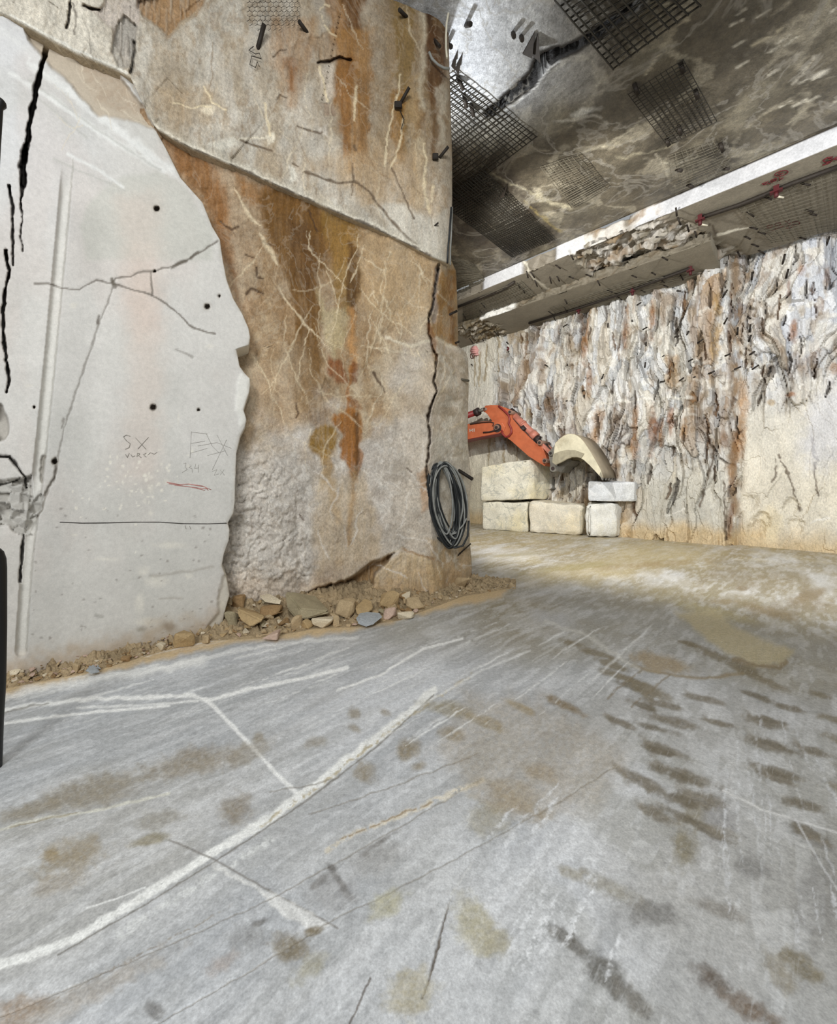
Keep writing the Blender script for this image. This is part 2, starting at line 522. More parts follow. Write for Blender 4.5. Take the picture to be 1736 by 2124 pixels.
P.line([(-30, 2012), (60, 1986), (150, 1950), (300, 1860), (440, 1770), (560, 1698), (650, 1632), (760, 1548), (850, 1478), (900, 1432)], 18, (230, 230, 226), .95, .12, .45, broken=.16)
P.line([(560, 1700), (660, 1630), (760, 1552), (850, 1482)], 5, (170, 160, 134), .7, .6, .8, broken=.5)
P.line([(120, 1981), (300, 1878), (470, 1772), (640, 1658), (780, 1550), (900, 1442)], 3, (118, 114, 106), .75, .08)
P.line([(240, 1945), (420, 1830), (560, 1745)], 16, (218, 219, 216), .6, .9, 1, broken=.42)
P.line([(540, 1715), (650, 1640), (760, 1555), (830, 1500), (980, 1400)], 5, (178, 166, 136), .7, .5, 1, broken=.5)
P.line([(700, 1432), (790, 1400), (880, 1345), (960, 1325)], 4, DUST, .85, .1)
P.line([(850, 1478), (1000, 1390), (1100, 1350)], 4, DUST, .5, .1)
P.line([(350, 1742), (440, 1782), (500, 1815), (565, 1852), (640, 1893), (700, 1926)], 4, (126, 122, 116), .8, .1)
P.poly([(440, 1790), (560, 1850), (690, 1922), (640, 1928), (560, 1886), (540, 1850), (440, 1800)], (220, 219, 215), .7, 10, .4)
P.line([(-20, 1728), (60, 1702), (200, 1680), (350, 1646)], 5, (206, 204, 192), .9, .2)
P.line([(20, 1716), (160, 1684)], 2.5, (140, 128, 100), .7, .2)
P.line([(180, 1885), (240, 1865), (300, 1842)], 3, DUST, .7)
for a_, b_ in (((-20, 2118), (560, 1866)), ((560, 1866), (1000, 1612)), ((300, 2140), (700, 1902)), ((700, 1902), (1040, 1730)), ((1040, 1730), (1275, 1590)), ((640, 1690), (1000, 1560)), ((560, 1640), (700, 1612))):
    P.line([a_, ((a_[0] + b_[0]) / 2, (a_[1] + b_[1]) / 2 + 4), b_], 2.2, (136, 130, 120), .65, .3, h=.004)
P.line([(100, 2080), (330, 1960), (480, 1880)], 3, (140, 132, 120), .7, .4, broken=.45)
P.line([(680, 1765), (740, 1725), (860, 1680), (910, 1655), (1000, 1618)], 9, (214, 205, 186), .8, .5, .8, broken=.35)
P.line([(700, 1745), (800, 1700), (900, 1662)], 3, (140, 120, 92), .8, .4, broken=.4)
P.line([(936, 1858), (915, 1930), (902, 1990), (893, 2020), (876, 2072)], 5, (92, 82, 70), .9, .15, taper=True, h=.008)
P.line([(768, 2030), (745, 2085), (722, 2130)], 3.5, (96, 88, 80), .8, .2)
P.line([(980, 1790), (940, 1850), (895, 1960)], 3, (206, 206, 204), .6)
# brown mud prints and damp patches
for cx_, cy_, rx_, ry_, rt_, c_, al_ in (
        (850, 1556, 26, 34, 65, MUD, .85), (865, 1590, 12, 18, 80, MUD, .7), (940, 1526, 34, 18, 20, MUD, .75), (736, 1480, 16, 14, 0, MUD, .8), (738, 1512, 20, 10, 30, MUD, .6),
        (800, 1478, 14, 8, 20, MUD, .6), (756, 1602, 30, 26, 60, MUD, .7), (650, 1540, 30, 14, -10, MUD, .5), (536, 1530, 14, 18, 60, MUD, .7), (520, 1560, 60, 22, -30, MUD, .5),
        (490, 1678, 46, 40, -30, (146, 136, 120), .8), (400, 1580, 110, 32, -12, (152, 141, 122), .7), (190, 1640, 150, 34, -14, (150, 141, 124), .75), (60, 1680, 80, 20, -15, (150, 140, 120), .65),
        (330, 1700, 60, 24, -10, (150, 144, 130), .55), (310, 1742, 46, 12, -15, (150, 142, 118), .75), (150, 1775, 90, 42, -22, (158, 144, 118), .7), (100, 1776, 26, 14, -20, (156, 136, 96), .7), (130, 1830, 70, 26, -20, (158, 146, 126), .5),
        (300, 1748, 40, 10, -10, (160, 152, 132), .5), (930, 1470, 60, 18, 12, (156, 146, 118), .7), (1010, 1500, 50, 14, 25, (158, 144, 112), .7), (1170, 1462, 56, 11, 26, (140, 124, 98), .8), (1080, 1468, 40, 9, 26, (164, 146, 108), .7),
        (1060, 1660, 90, 44, 20, (166, 150, 122), .6), (1010, 1700, 60, 40, 20, (168, 160, 136), .5), (1120, 1600, 60, 20, 20, (168, 148, 116), .5), (985, 1920, 46, 74, -32, (184, 178, 154), .8), (1030, 1950, 30, 40, -30, (176, 168, 140), .6), (805, 1875, 52, 26, -35, (188, 184, 160), .8),
        (850, 2060, 56, 66, 20, (182, 174, 150), .75), (700, 1822, 40, 9, 52, DK, .75), (720, 1855, 10, 26, -35, DK, .6), (660, 1832, 9, 30, 50, GREY, .7), (690, 1800, 16, 8, 30, DK, .7), (790, 1745, 44, 7, -32, DK, .7), (760, 1772, 10, 9, 0, DK, .6),
        (780, 1780, 70, 44, -25, (156, 154, 150), .5), (690, 1850, 60, 50, -25, (160, 158, 156), .45), (540, 1915, 26, 8, -20, DK, .6), (520, 1945, 50, 34, -20, GREY, .45), (600, 1965, 44, 36, 20, (134, 124, 104), .8), (652, 1930, 24, 12, -10, (128, 116, 92), .8),
        (640, 2010, 50, 26, -40, (164, 158, 134), .6), (320, 2100, 26, 20, 20, DK, .55), (460, 2000, 40, 22, -30, (172, 158, 148), .5), (40, 2100, 70, 36, -25, (158, 138, 116), .7), (190, 2060, 200, 30, -28, (168, 157, 142), .5),
        (1185, 1955, 66, 17, 38, (106, 102, 94), .9), (1255, 2020, 80, 34, 42, (118, 116, 110), .85), (1310, 2070, 60, 24, 42, (126, 122, 114), .75), (1480, 2035, 56, 26, 36, (108, 98, 88), .9), (1550, 2090, 90, 26, 30, (126, 112, 98), .85),
        (1345, 1892, 70, 30, 10, (130, 128, 124), .75), (1270, 1845, 80, 24, 25, (156, 150, 134), .6), (1190, 1815, 44, 16, 25, (156, 148, 128), .6), (1500, 1890, 70, 18, 18, (138, 132, 122), .6), (1660, 2000, 70, 26, 40, (130, 120, 96), .75),
        (1620, 2020, 60, 24, 60, (140, 130, 108), .6), (1420, 1760, 26, 60, 10, (142, 134, 112), .75), (1440, 1690, 30, 40, 0, (146, 138, 118), .7), (1700, 1860, 60, 120, 10, (142, 140, 136), .6), (1560, 1800, 60, 26, 20, (136, 134, 130), .6),
        (1690, 1740, 80, 20, 24, (140, 138, 136), .7), (1490, 1700, 40, 60, 0, (152, 150, 150), .5)):
    P.blob(cx_, cy_, rx_, ry_, rt_, tuple(v * .93 for v in c_), min(al_ * 1.15, .95), .6, .6, grain=.25)
# muddy tyre tread prints on the right
for cx_, cy_, L_, w_, rt_ in ((1400, 1498, 62, 11, 15), (1376, 1462, 50, 8, 14), (1590, 1500, 56, 12, 16), (1600, 1548, 64, 15, 18), (1380, 1556, 66, 13, 20), (1420, 1608, 80, 15, 20), (1330, 1620, 70, 13, 26), (1360, 1690, 56, 16, 26), (1610, 1612, 70, 13, 22), (1690, 1560, 50, 10, 18), (1640, 1470, 44, 8, 14), (1290, 1500, 44, 8, 24), (1460, 1450, 50, 8, 12), (1490, 1500, 40, 7, 14), (1450, 1660, 60, 22, 10)):
    P.blob(cx_, cy_, L_, w_, rt_, (116, 107, 90), .85, .5, .55, grain=.2)
    P.blob(cx_ - L_ * .6, cy_ - w_ * 1.2, L_ * .5, w_ * .5, rt_ + 30, (126, 118, 102), .5, .7, .8, grain=.2)
tr = random.Random(5)
for col_, (x0, y0, x1, y1, n) in enumerate(((1290, 1420, 1400, 1700, 7), (1560, 1440, 1640, 1720, 6), (1180, 1330, 1300, 1420, 5), (1420, 1330, 1560, 1400, 4), (1690, 1440, 1760, 1650, 5))):
    for k in range(n):
        t = k / (n - 1)
        L = (46 + 42 * t) * (.8 if col_ > 1 else 1)
        x, y = x0 + (x1 - x0) * t + tr.uniform(-10, 10), y0 + (y1 - y0) * t ** 1.1
        P.blob(x + L * .4, y + L * .12, L * tr.uniform(.7, 1.1), (7 + 6 * t) * tr.uniform(.7, 1.2), 15 + 9 * t + tr.uniform(-4, 4), (112, 104, 88) if col_ < 2 else (124, 114, 92), tr.uniform(.8, .95), .55, .7, grain=.15)
    P.blob(x + L * tr.uniform(.6, 1.2), y + L * .3, L * .6, 6 + 5 * t, 20, (136, 128, 112), .6, .8, .9, grain=.3)
P.poly([(960, 1440), (1120, 1450), (1300, 1560), (1240, 1680), (1080, 1690), (1000, 1640), (900, 1560)], (160, 146, 122), .45, 60, .9, grain=.3)
P.blob(1480, 1270, 110, 14, 14, (158, 146, 104), .6, .6, .5)
P.poly([(1400, 1270), (1480, 1268), (1540, 1310), (1650, 1350), (1620, 1378), (1560, 1380), (1500, 1350), (1440, 1305)], (184, 171, 136), .85, 16, .3)
P.line([(1520, 1368), (1580, 1380), (1615, 1384), (1630, 1372)], 7, (132, 114, 82), .8, .4, 1)
P.line([(1310, 1380), (1400, 1402), (1480, 1406), (1540, 1396)], 6, (142, 126, 96), .8, .3, 1)
P.blob(1370, 1375, 70, 22, 12, (160, 142, 112), .8, .6, .5)
P.blob(1680, 1235, 60, 14, -20, (128, 112, 84), .8, .7, .5); P.blob(1600, 1270, 60, 12, 14, (136, 118, 84), .7, .7, .5)
P.blob(1500, 1248, 34, 7, 0, (134, 118, 86), .7, .7, .5); P.blob(1540, 1220, 14, 5, 0, (120, 104, 80), .7)
P.blob(1560, 1200, 160, 26, 4, (128, 114, 86), .6, .9, 1.0, grain=.5); P.blob(1660, 1260, 110, 26, -8, (118, 104, 80), .6, .9, 1.0, grain=.4); P.blob(1380, 1230, 120, 18, 6, (140, 128, 92), .6, .9, 1.0, grain=.5); P.blob(1240, 1210, 90, 14, 4, (146, 132, 94), .5, .9, 1.0, grain=.4)
P.blob(1340, 1172, 140, 9, -4, (150, 130, 92), .7, .7, .6, grain=.5); P.blob(1180, 1178, 120, 8, -6, (150, 138, 92), .6, .7, .6); P.blob(1080, 1150, 90, 5, -4, (150, 138, 96), .6, .8, .5)
P.blob(1150, 1285, 60, 20, 14, (178, 178, 178), .8, .7, .4); P.line([(1130, 1290), (1200, 1310), (1320, 1385), (1330, 1392)], 6, (206, 204, 196), .6, .4, 1)
P.line([(1330, 1390), (1280, 1430), (1260, 1450)], 5, (132, 120, 100), .7, .3, broken=.4)
P.line([(1390, 1400), (1340, 1440), (1310, 1465)], 4, (132, 120, 100), .7, .3, broken=.4)
for k in range(26):
    x, y = tr.uniform(1000, 1260), tr.uniform(1690, 2050)
    L = tr.uniform(60, 140)
    vx, vy = 1608 - x, 1000 - y; q = math.hypot(vx, vy)
    P.line([(x, y), (x + vx / q * L, y + vy / q * L)], tr.uniform(4, 12), (224, 225, 226), .6, .8, 1, taper=True, broken=.47)
for k in range(60):
    x, y = tr.uniform(0, 1250), tr.uniform(1340, 1560)
    L = tr.uniform(50, 200)
    vx, vy = 1608 - x, 1060 - y; q = math.hypot(vx, vy)
    P.line([(x, y), (x + vx / q * L, y + vy / q * L)], tr.uniform(2, 4.5), DUST, tr.uniform(.2, .65), .25, .9, taper=True, broken=tr.uniform(.2, .5))
for k in range(30):
    x, y = tr.uniform(1480, 1760), tr.uniform(1560, 2000)
    L = tr.uniform(50, 160)
    vx, vy = 1500 - x + tr.uniform(-50, 50), 1000 - y; q = math.hypot(vx, vy)
    P.line([(x, y), (x + vx / q * L, y + vy / q * L)], tr.uniform(2, 6), (216, 217, 219), tr.uniform(.25, .6), .5, .9, taper=True, broken=.45)
P.line([(1500, 1640), (1580, 1680), (1660, 1705), (1740, 1730)], 4, (220, 219, 216), .7, .1); P.line([(1650, 1700), (1700, 1790), (1740, 1850)], 3, (214, 214, 214), .6)
ZZ = .012 * (fbm(XX * .8, YY * .8, 71, 4) - .5) - np.where(YY < 10, P.h, 0)
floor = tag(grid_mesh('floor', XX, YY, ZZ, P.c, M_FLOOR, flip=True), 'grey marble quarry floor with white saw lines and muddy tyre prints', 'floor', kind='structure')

# ------------------------------------------------------------------ left sawn wall
def a_depth(px):                    # depth of the left wall's plane for a column of the view
    u = (px - CX) / F
    s = (3.515 + u * 3.28) / (1.176 - u)
    return 3.28 + s
A_EDGE = [(265, 320), (290, 334), (310, 345), (370, 375), (420, 420), (470, 440), (497, 456), (540, 462), (580, 470), (620, 484), (650, 502), (680, 515), (700, 519), (716, 516), (724, 490), (760, 497),
          (775, 508), (785, 518), (800, 519), (815, 516), (850, 505), (870, 511), (885, 508), (905, 498), (940, 490), (1000, 488), (1040, 487), (1065, 484), (1085, 472), (1100, 476), (1122, 474), (1150, 464), (1175, 460), (1200, 470),
          (1235, 476), (1262, 468), (1290, 462), (1320, 440), (1500, 430)]
B_LOW = [(-700, -60), (-300, -40), (0, 24), (50, 48), (100, 78), (150, 104), (200, 124), (240, 142), (270, 160), (300, 222), (322, 264), (360, 288), (400, 308), (460, 332), (500, 350), (600, 395), (700, 440), (780, 474), (850, 508), (890, 530), (930, 548)]
A_TOP = lambda px: interp(B_LOW, px) - 60
rows = 600
cols = 250
tt = np.linspace(0, 1, rows)[:, None]
ff = np.linspace(0, 1, cols)[None, :]
fx = np.where(ff < .06, -900 + (ff / .06) * 885, -15 + (ff - .06) / .94 * 15)      # left run-off columns outside the view
PYb = -80 + tt * (1500 + 80) + 0 * ff
edge = interp(A_EDGE, PYb)
edge = np.where(PYb < 265, 320 - (265 - PYb) * .05, edge)
PX = np.where(ff < .06, fx + 0 * tt, -15 + (ff - .06) / .94 * (edge + 15))
topc = np.interp(PX, [p[0] for p in B_LOW], [p[1] for p in B_LOW]) - 14
PY = np.maximum(PYb, np.minimum(topc, PYb + 400))
PX_true = PX
P = Paint(PX, PY, (206, 202, 195), 11); P.jag = .55
P.mask(sstep(330, 60, PX + (PY - 300) * .25) * .55 * sstep(700, 200, PY), (210, 210, 212))
P.mask(sstep(.5, .7, fbm(PX / 120, PY / 260, 4, 4)) * .35, (203, 191, 182))
P.mask(sstep(.5, .75, fbm(PX / 160 + 5, PY / 200, 9, 4)) * .4, (190, 188, 180))
P.mask(sstep(900, 1250, PY) * .35, (184, 180, 170))
P.poly([(165, 470), (180, 425), (215, 390), (255, 368), (330, 352), (385, 385), (440, 480), (440, 540), (180, 540)], (194, 192, 182), .75, 16, .2)
for pts, w, al in (([(60, 130), (180, 215), (270, 290), (385, 372)], 15, .8), ([(20, 150), (120, 215), (240, 300)], 8, .6), ([(90, 190), (200, 270), (340, 356)], 9, .7), ([(140, 320), (205, 352), (255, 388)], 6, .8),
                   ([(0, 60), (120, 150), (200, 230)], 20, .4), ([(160, 215), (260, 285), (330, 345)], 5, .5)):
    P.line(pts, w, (226, 225, 220), al, .1, 1)
for pts in ([(60, 165), (200, 268), (330, 352)], [(110, 330), (215, 375), (260, 395)], [(80, 205), (180, 285)]):
    P.line(pts, 4, (182, 180, 172), .6, .1, 1)
P.poly([(50, 46), (150, 100), (232, 138), (300, 225), (322, 268), (270, 252), (205, 240), (170, 205), (150, 178), (108, 142), (78, 108), (60, 82)], (186, 172, 152), .95, 8, .2, h=.05)
P.poly([(150, 110), (240, 150), (310, 240), (260, 240), (200, 200)], (170, 150, 128), .6, 20, .8, grain=.5)
P.veins(16, (100, 100, 300, 250), 60, 2.0, (216, 204, 182), .6, 60, 30, 77)
P.poly([(240, 400), (330, 400), (340, 700), (330, 1000), (250, 1000), (270, 700)], (208, 190, 176), .4, 60, .8)
P.blob(290, 620, 50, 120, 0, (206, 184, 168), .35, .8, .4)
# the drilled half-pipe groove
GROOVE = [(142, 330), (130, 470), (118, 600), (107, 720), (96, 830), (84, 945), (72, 1050), (60, 1130), (52, 1230), (44, 1350)]
dg, al = poly_dist(PX, PY, GROOVE)
gside = PX - np.interp(PY, [p[1] for p in GROOVE], [p[0] for p in GROOVE])
gm = (1 - sstep(6, 13, dg)) * sstep(330, 420, PY)
P.h += .034 * np.sqrt(np.clip(1 - (dg / 13) ** 2, 0, 1)) * sstep(330, 420, PY)
P.c = P.c * (1 - .5 * gm[..., None]) + lin((212, 209, 200)) * .5 * gm[..., None]
P.line([(p[0] + 10, p[1]) for p in GROOVE], 2.5, (168, 164, 154), .6, .05)
DARK = (44, 38, 32)
for pts, w, h in (([(112, 84), (97, 92), (92, 120), (84, 150), (76, 185), (70, 215), (62, 250), (58, 285), (52, 320), (49, 350), (48, 385)], 8, .22), ([(97, 90), (120, 96), (146, 100)], 6, .12), ([(116, 96), (118, 66)], 3, .04),
                  ([(20, 385), (22, 405), (27, 430), (27, 470), (26, 510), (28, 550)], 4, .08), ([(12, 520), (15, 545), (20, 560), (12, 600), (6, 640), (7, 690), (11, 730), (17, 765), (18, 790), (14, 812)], 5, .12),
                  ([(52, 300), (47, 330), (42, 345)], 9, .08), ([(43, 345), (42, 370), (44, 400), (44, 440)], 3, .03), ([(48, 390), (44, 420), (47, 455), (42, 490), (48, 520)], 3, .03),
                  ([(-10, 945), (18, 948), (38, 970), (52, 988), (54, 1010)], 4, .06), ([(-10, 1006), (20, 1002), (42, 992)], 3, .04), ([(48, 1110), (45, 1150), (43, 1180), (42, 1206)], 5, .06)):
    P.line(pts, w, DARK, .9, .12, .5, h=h)  # deep cracks are cut in, with their inner shade painted dark
THIN = (112, 104, 94)
for pts, w, al_ in (([(72, 589), (102, 589), (125, 596), (163, 601), (178, 592), (200, 581), (232, 588), (240, 577), (270, 574), (287, 565), (322, 563), (336, 557), (372, 548), (405, 529), (428, 516), (452, 500)], 3, .85),
                    ([(236, 590), (300, 608), (317, 614), (345, 630), (375, 655), (400, 680), (425, 688), (447, 693)], 3, .9), ([(313, 566), (317, 613)], 3, .8), ([(234, 598), (222, 632), (206, 668), (190, 720), (165, 790), (146, 850), (132, 890), (122, 940), (112, 1000)], 3, .6),
                    ([(205, 655), (203, 672)], 4, .8), ([(133, 870), (128, 888)], 5, .6), ([(365, 725), (400, 742)], 3, .5), ([(72, 60), (90, 80)], 3, .5)):
    P.line(pts, w, THIN, al_, .1, .5, h=.004)
for pts in ([(355, 555), (365, 550), (385, 540)], [(395, 535), (410, 524)], [(232, 578), (238, 596)]):
    P.line(pts, 5, (96, 88, 76), .8, .3)
for x, y, r_ in ((325, 433, 6.5), (430, 636, 6), (318, 845, 7), (113, 957, 6), (321, 563, 3), (71, 845, 3), (412, 640 + 210, 3), (455, 614, 3)):
    P.blob(x, y, r_ * 1.9, r_ * 1.9, 0, (176, 168, 156), .6, .7, .2)
    P.blob(x, y, r_, r_, 0, (70, 60, 50), .95, .3, .15, h=.06)
# broken pocket at the left edge and chips along the cut
pocket = [(-15, 1000), (40, 995), (66, 985), (66, 1040), (84, 1018), (92, 1030), (76, 1085), (60, 1108), (44, 1112), (18, 1092), (-15, 1085)]
P.poly(pocket, (178, 174, 166), .8, 5, .25, h=.035)
mk = inside(PX, PY, pocket)
fz, fe = facets(PX / 22, PY / 16, 5)
P.h += np.where(mk, .05 * (fz + .2), 0)
P.poly([(-15, 830), (6, 840), (20, 880), (18, 895), (6, 915), (-15, 925)], (168, 162, 152), .8, 4, .2, h=.07)
P.line([(92, 950), (86, 975), (88, 1000)], 6, (120, 112, 100), .7, .3, h=.02); P.line([(114, 950), (112, 990), (98, 1020), (78, 1075)], 4, (130, 122, 110), .7, .4, h=.02)
sr = random.Random(4)
for k in range(70):
    x, y = sr.gauss(280, 60), sr.gauss(1000, 42)
    P.blob(x, y, sr.uniform(1.5, 4.5), sr.uniform(1.5, 4.5), 0, (226, 220, 206), .8, .5, .3)
for x, y, a_, b_ in ((313, 1015, 8, 14), (310, 990, 9, 6), (312, 1065, 6, 7), (345, 1000, 8, 5), (300, 1040, 5, 8), (152, 632, 9, 8), (435, 718, 9, 5), (155, 1110, 8, 3), (60, 800, 14, 4), (325, 1205, 30, 14), (300, 1185, 16, 12), (290, 1250, 12, 24), (300, 1290, 26, 10),
                     (390, 1195, 12, 6), (370, 866, 3, 16), (350, 1130, 40, 8), (220, 1160, 30, 6)):
    P.blob(x, y, a_, b_, 0, (222, 216, 202), .6, .8, .6, grain=.3)
for k in range(60):
    x, y = sr.uniform(60, 440), sr.uniform(1050, 1330)
    P.blob(x, y, sr.uniform(1.5, 5), sr.uniform(1.5, 3), sr.uniform(-30, 30), (132, 124, 116), .6, .6, .4)
P.line([(310, 1195), (360, 1190), (440, 1178)], 4, (150, 142, 130), .5, .3, 1)
P.line([(330, 1242), (380, 1240)], 3, (160, 152, 140), .5, .3, 1)
basey = HY + EYE * F / a_depth(PX)
P.mask(sstep(70, 8, basey - PY + (P.wx + P.wy) * 40) * .55, (166, 138, 100))
P.blob(352, 1300, 20, 14, 0, (140, 124, 104), .7, .8, .4); P.blob(292, 1306, 12, 8, 0, (146, 138, 122), .7, .8, .4); P.blob(206, 1278, 14, 5, 10, (150, 146, 138), .6)
# rounded, chipped rim beside the recess
rim = np.clip(1 - (edge - PX) / 7, 0, 1) * (PYb > 260)
P.mask(rim * .5, (224, 219, 208))
P.poly([(500, 770), (520, 785), (520, 870), (500, 884), (488, 850), (492, 800)], (224, 221, 212), .8, 8, .2, h=-.01)
P.poly([(428, 1310), (450, 1270), (462, 1200), (478, 1180), (480, 1330)], (196, 188, 172), .7, 8, .4, h=.03)
dep = a_depth(PX)
relief = P.h + .010 * rim ** 2 + .006 * (fbm(PX / 60, PY / 60, 3, 4) - .5) + .012 * rim * (fbm(PX / 12, PY / 16, 13, 3) - .5) * 2
DEP = dep + relief
X = (PX - CX) / F * DEP; Y = DEP; Z = EYE + (HY - PY) / F * DEP
Z = np.maximum(Z, -.06)
# the slab's broken end turns back into the rock
ex = [X, ]; ey = [Y, ]; ez = [Z, ]; ec = [P.c]
for k, (bx, by) in enumerate(((.008, .05), (.004, .16), (-.03, .5), (-.2, 1.2))):
    jag = (fbm(PY[:, -1:] / 14, PY[:, -1:] * 0 + k, 60 + k, 3) - .5) * .02
    ex.append(X[:, -1:] + by * X[:, -1:] / Y[:, -1:] - .015 * by + jag * .3); ey.append(Y[:, -1:] + by + jag); ez.append(Z[:, -1:])
    ec.append(P.c[:, -1:] * .0 + lin((214, 208, 194)) * (1 if k < 2 else .8))
tag(grid_mesh('wall_left', np.hstack(ex), np.hstack(ey), np.hstack(ez), np.hstack(ec), M_SAWN, flip=True),
    'smooth pale grey sawn marble wall with dark cracks', 'wall', kind='structure')

# ------------------------------------------------------------------ middle wall: stained natural joint face of the pillar
C_D = TPS([(330, 270, 4.06), (500, 345, 4.50), (700, 430, 4.94), (900, 530, 5.44), (470, 600, 4.80), (490, 900, 4.80), (480, 1200, 4.78), (600, 1220, 5.08), (700, 1215, 5.5), (900, 1220, 5.8),
           (700, 800, 5.3), (900, 900, 5.68), (600, 700, 5.0)])
C_R = [(240, 925), (525, 934), (545, 938), (562, 946), (640, 949), (718, 951), (730, 966), (745, 971), (800, 972), (850, 971), (880, 970), (910, 970), (950, 973), (980, 976), (1000, 978), (1030, 974), (1050, 973), (1090, 976), (1120, 974), (1150, 977), (1180, 979), (1200, 976), (1300, 974)]
CRACK = [(900, 520), (912, 548), (905, 585), (898, 625), (889, 660), (889, 690), (896, 715), (906, 735), (905, 765), (901, 790), (905, 812), (898, 835), (888, 862), (891, 900), (887, 940), (886, 975), (892, 1040), (896, 1120), (900, 1240)]
def crack_x(py): return np.interp(py, [p[1] for p in CRACK], [p[0] for p in CRACK])
def c_depth(px, py):
    d = C_D(np.minimum(px, 895), py)
    return d + np.maximum(px - crack_x(py), 0) * .0095
rows, cols = 430, 270
PY = np.linspace(225, 1330, rows)[:, None] + np.zeros((1, cols))
left = np.maximum(interp(A_EDGE, PY) - 45, 290)
right = interp(C_R, PY)
PX = left + np.linspace(0, 1, cols)[None, :] * (right - left)
PY = np.maximum(PY, np.minimum(interp(B_LOW, PX) - 6, 542))
P = Paint(PX, PY, (172, 148, 116), 23); P.fibw = .22; P.jag = .5
P.mask(sstep(.45, .62, fbm(PX / 28, PY / 40, 303, 5)) * .45, (146, 116, 80)); P.mask(sstep(.52, .66, fbm(PX / 14 + 3, PY / 22, 305, 4)) * .4, (200, 182, 152)); P.mask(sstep(.56, .66, fbm(PX / 9, PY / 12, 307, 4)) * .4, (128, 98, 62))
low = sstep(820, 960, PY + (fbm(PX / 60, PY / 60, 6, 4) - .5) * 300 - np.clip(PX - 760, 0, 200) * -.9)
P.mask(sstep(560, 470, PX) * .4 * sstep(900, 600, PY), (182, 150, 122))
P.mask(sstep(.42, .7, fbm(PX / 70, PY / 150, 8, 4)) * .5 * sstep(850, 500, PY), (150, 118, 80))
P.mask(sstep(.5, .7, fbm(PX / 40 + 9, PY / 130, 18, 4)) * .45, (194, 180, 156))
P.mask(low * .8, (192, 185, 176)); P.mask(low * sstep(.5, .64, fbm(PX / 12, PY / 16, 309, 4)) * .4, (156, 144, 130)); P.mask(low * sstep(.54, .66, fbm(PX / 9, PY / 11, 311, 4)) * .45, (220, 214, 204))
P.mask(sstep(.5, .68, fbm(PX / 50, PY / 80, 28, 4)) * .4 * low, (178, 168, 156))
P.mask(sstep(770, 860, PX) * sstep(640, 760, PY) * .55, (200, 186, 166))
BR, OC, DB = (106, 72, 24), (134, 102, 42), (80, 50, 14)
P.poly([(450, 340), (600, 400), (750, 470), (760, 660), (700, 760), (600, 740), (520, 600), (470, 480)], (118, 86, 48), .5, 60, .9, grain=.4)
P.poly([(330, 270), (420, 318), (470, 400), (480, 520), (500, 640), (470, 560), (430, 420), (370, 350)], (134, 88, 38), .85, 24, .5)
P.poly([(480, 350), (620, 410), (740, 462), (742, 520), (700, 560), (640, 470), (560, 440), (500, 410)], (138, 94, 44), .8, 30, .7)
P.poly([(530, 390), (620, 402), (690, 440), (676, 510), (664, 560), (668, 640), (664, 720), (676, 790), (640, 750), (618, 690), (600, 590), (570, 520), (545, 450)], BR, .95, 22, .6)
P.poly([(590, 450), (650, 470), (660, 560), (640, 640), (612, 560)], DB, .6, 26, .8)
P.poly([(668, 420), (742, 450), (748, 620), (720, 660), (690, 600), (680, 500)], OC, .7, 20, .6)
P.poly([(660, 600), (680, 640), (720, 640), (715, 720), (690, 740), (672, 690)], (186, 172, 132), .55, 16, .6)
P.poly([(722, 500), (744, 520), (746, 600), (742, 650), (728, 655), (722, 600)], DB, .85, 10, .5)
P.poly([(722, 640), (738, 640), (738, 770), (724, 770)], (176, 128, 74), .8, 12, .4)
P.poly([(600, 690), (650, 720), (680, 800), (690, 900), (640, 880), (600, 800)], (122, 92, 54), .65, 34, .8)
P.poly([(680, 735), (705, 750), (716, 790), (700, 800), (684, 775)], (128, 72, 28), .85, 9, .6); P.poly([(724, 745), (742, 755), (740, 795), (724, 790)], (118, 66, 24), .85, 8, .5)
P.poly([(718, 820), (745, 830), (748, 850), (730, 845)], (126, 76, 26), .9, 8, .4)
P.poly([(690, 860), (738, 845), (746, 880), (748, 960), (742, 1000), (726, 985), (712, 960), (708, 900)], (146, 92, 30), .95, 9, .5)
P.line([(738, 860), (740, 930), (738, 990)], 9, DB, .7, .2); P.line([(726, 760), (722, 850), (716, 940)], 6, (150, 96, 40), .7, .3)
P.poly([(640, 905), (660, 880), (695, 885), (700, 920), (688, 950), (660, 945), (642, 930)], (140, 106, 42), .95, 12, .4)
P.poly([(662, 940), (690, 940), (686, 1000), (670, 1000)], (150, 116, 60), .8, 12, .5)
P.poly([(660, 985), (760, 985), (780, 1080), (790, 1180), (660, 1190), (650, 1090)], (188, 166, 134), .7, 36, .8)
P.line([(735, 980), (730, 1060), (722, 1130)], 10, (158, 122, 74), .6, .4, 1); P.line([(690, 1000), (700, 1080)], 12, (178, 150, 112), .6, .4, 1)
P.poly([(745, 380), (890, 528), (890, 640), (830, 680), (760, 640), (748, 540)], (180, 152, 114), .75, 40, .8)
P.poly([(520, 760), (600, 760), (620, 880), (560, 900), (520, 840)], (172, 146, 116), .6, 34, .7)
P.poly([(900, 560), (946, 560), (950, 718), (918, 712), (894, 690)], (150, 112, 62), .95, 6, .2)
P.line([(935, 580), (938, 700)], 12, (132, 88, 42), .7, .5, 1)
P.poly([(900, 720), (972, 735), (974, 900), (900, 900)], (188, 170, 146), .6, 24, .5)
P.poly([(895, 900), (978, 900), (978, 1130), (895, 1130)], (196, 188, 172), .6, 24, .5)
P.poly([(866, 985), (890, 965), (890, 1050), (876, 1060)], (178, 140, 104), .8, 10, .3)
P.poly([(888, 1120), (975, 1140), (978, 1200), (930, 1230), (890, 1215)], (180, 150, 106), .75, 16, .7)
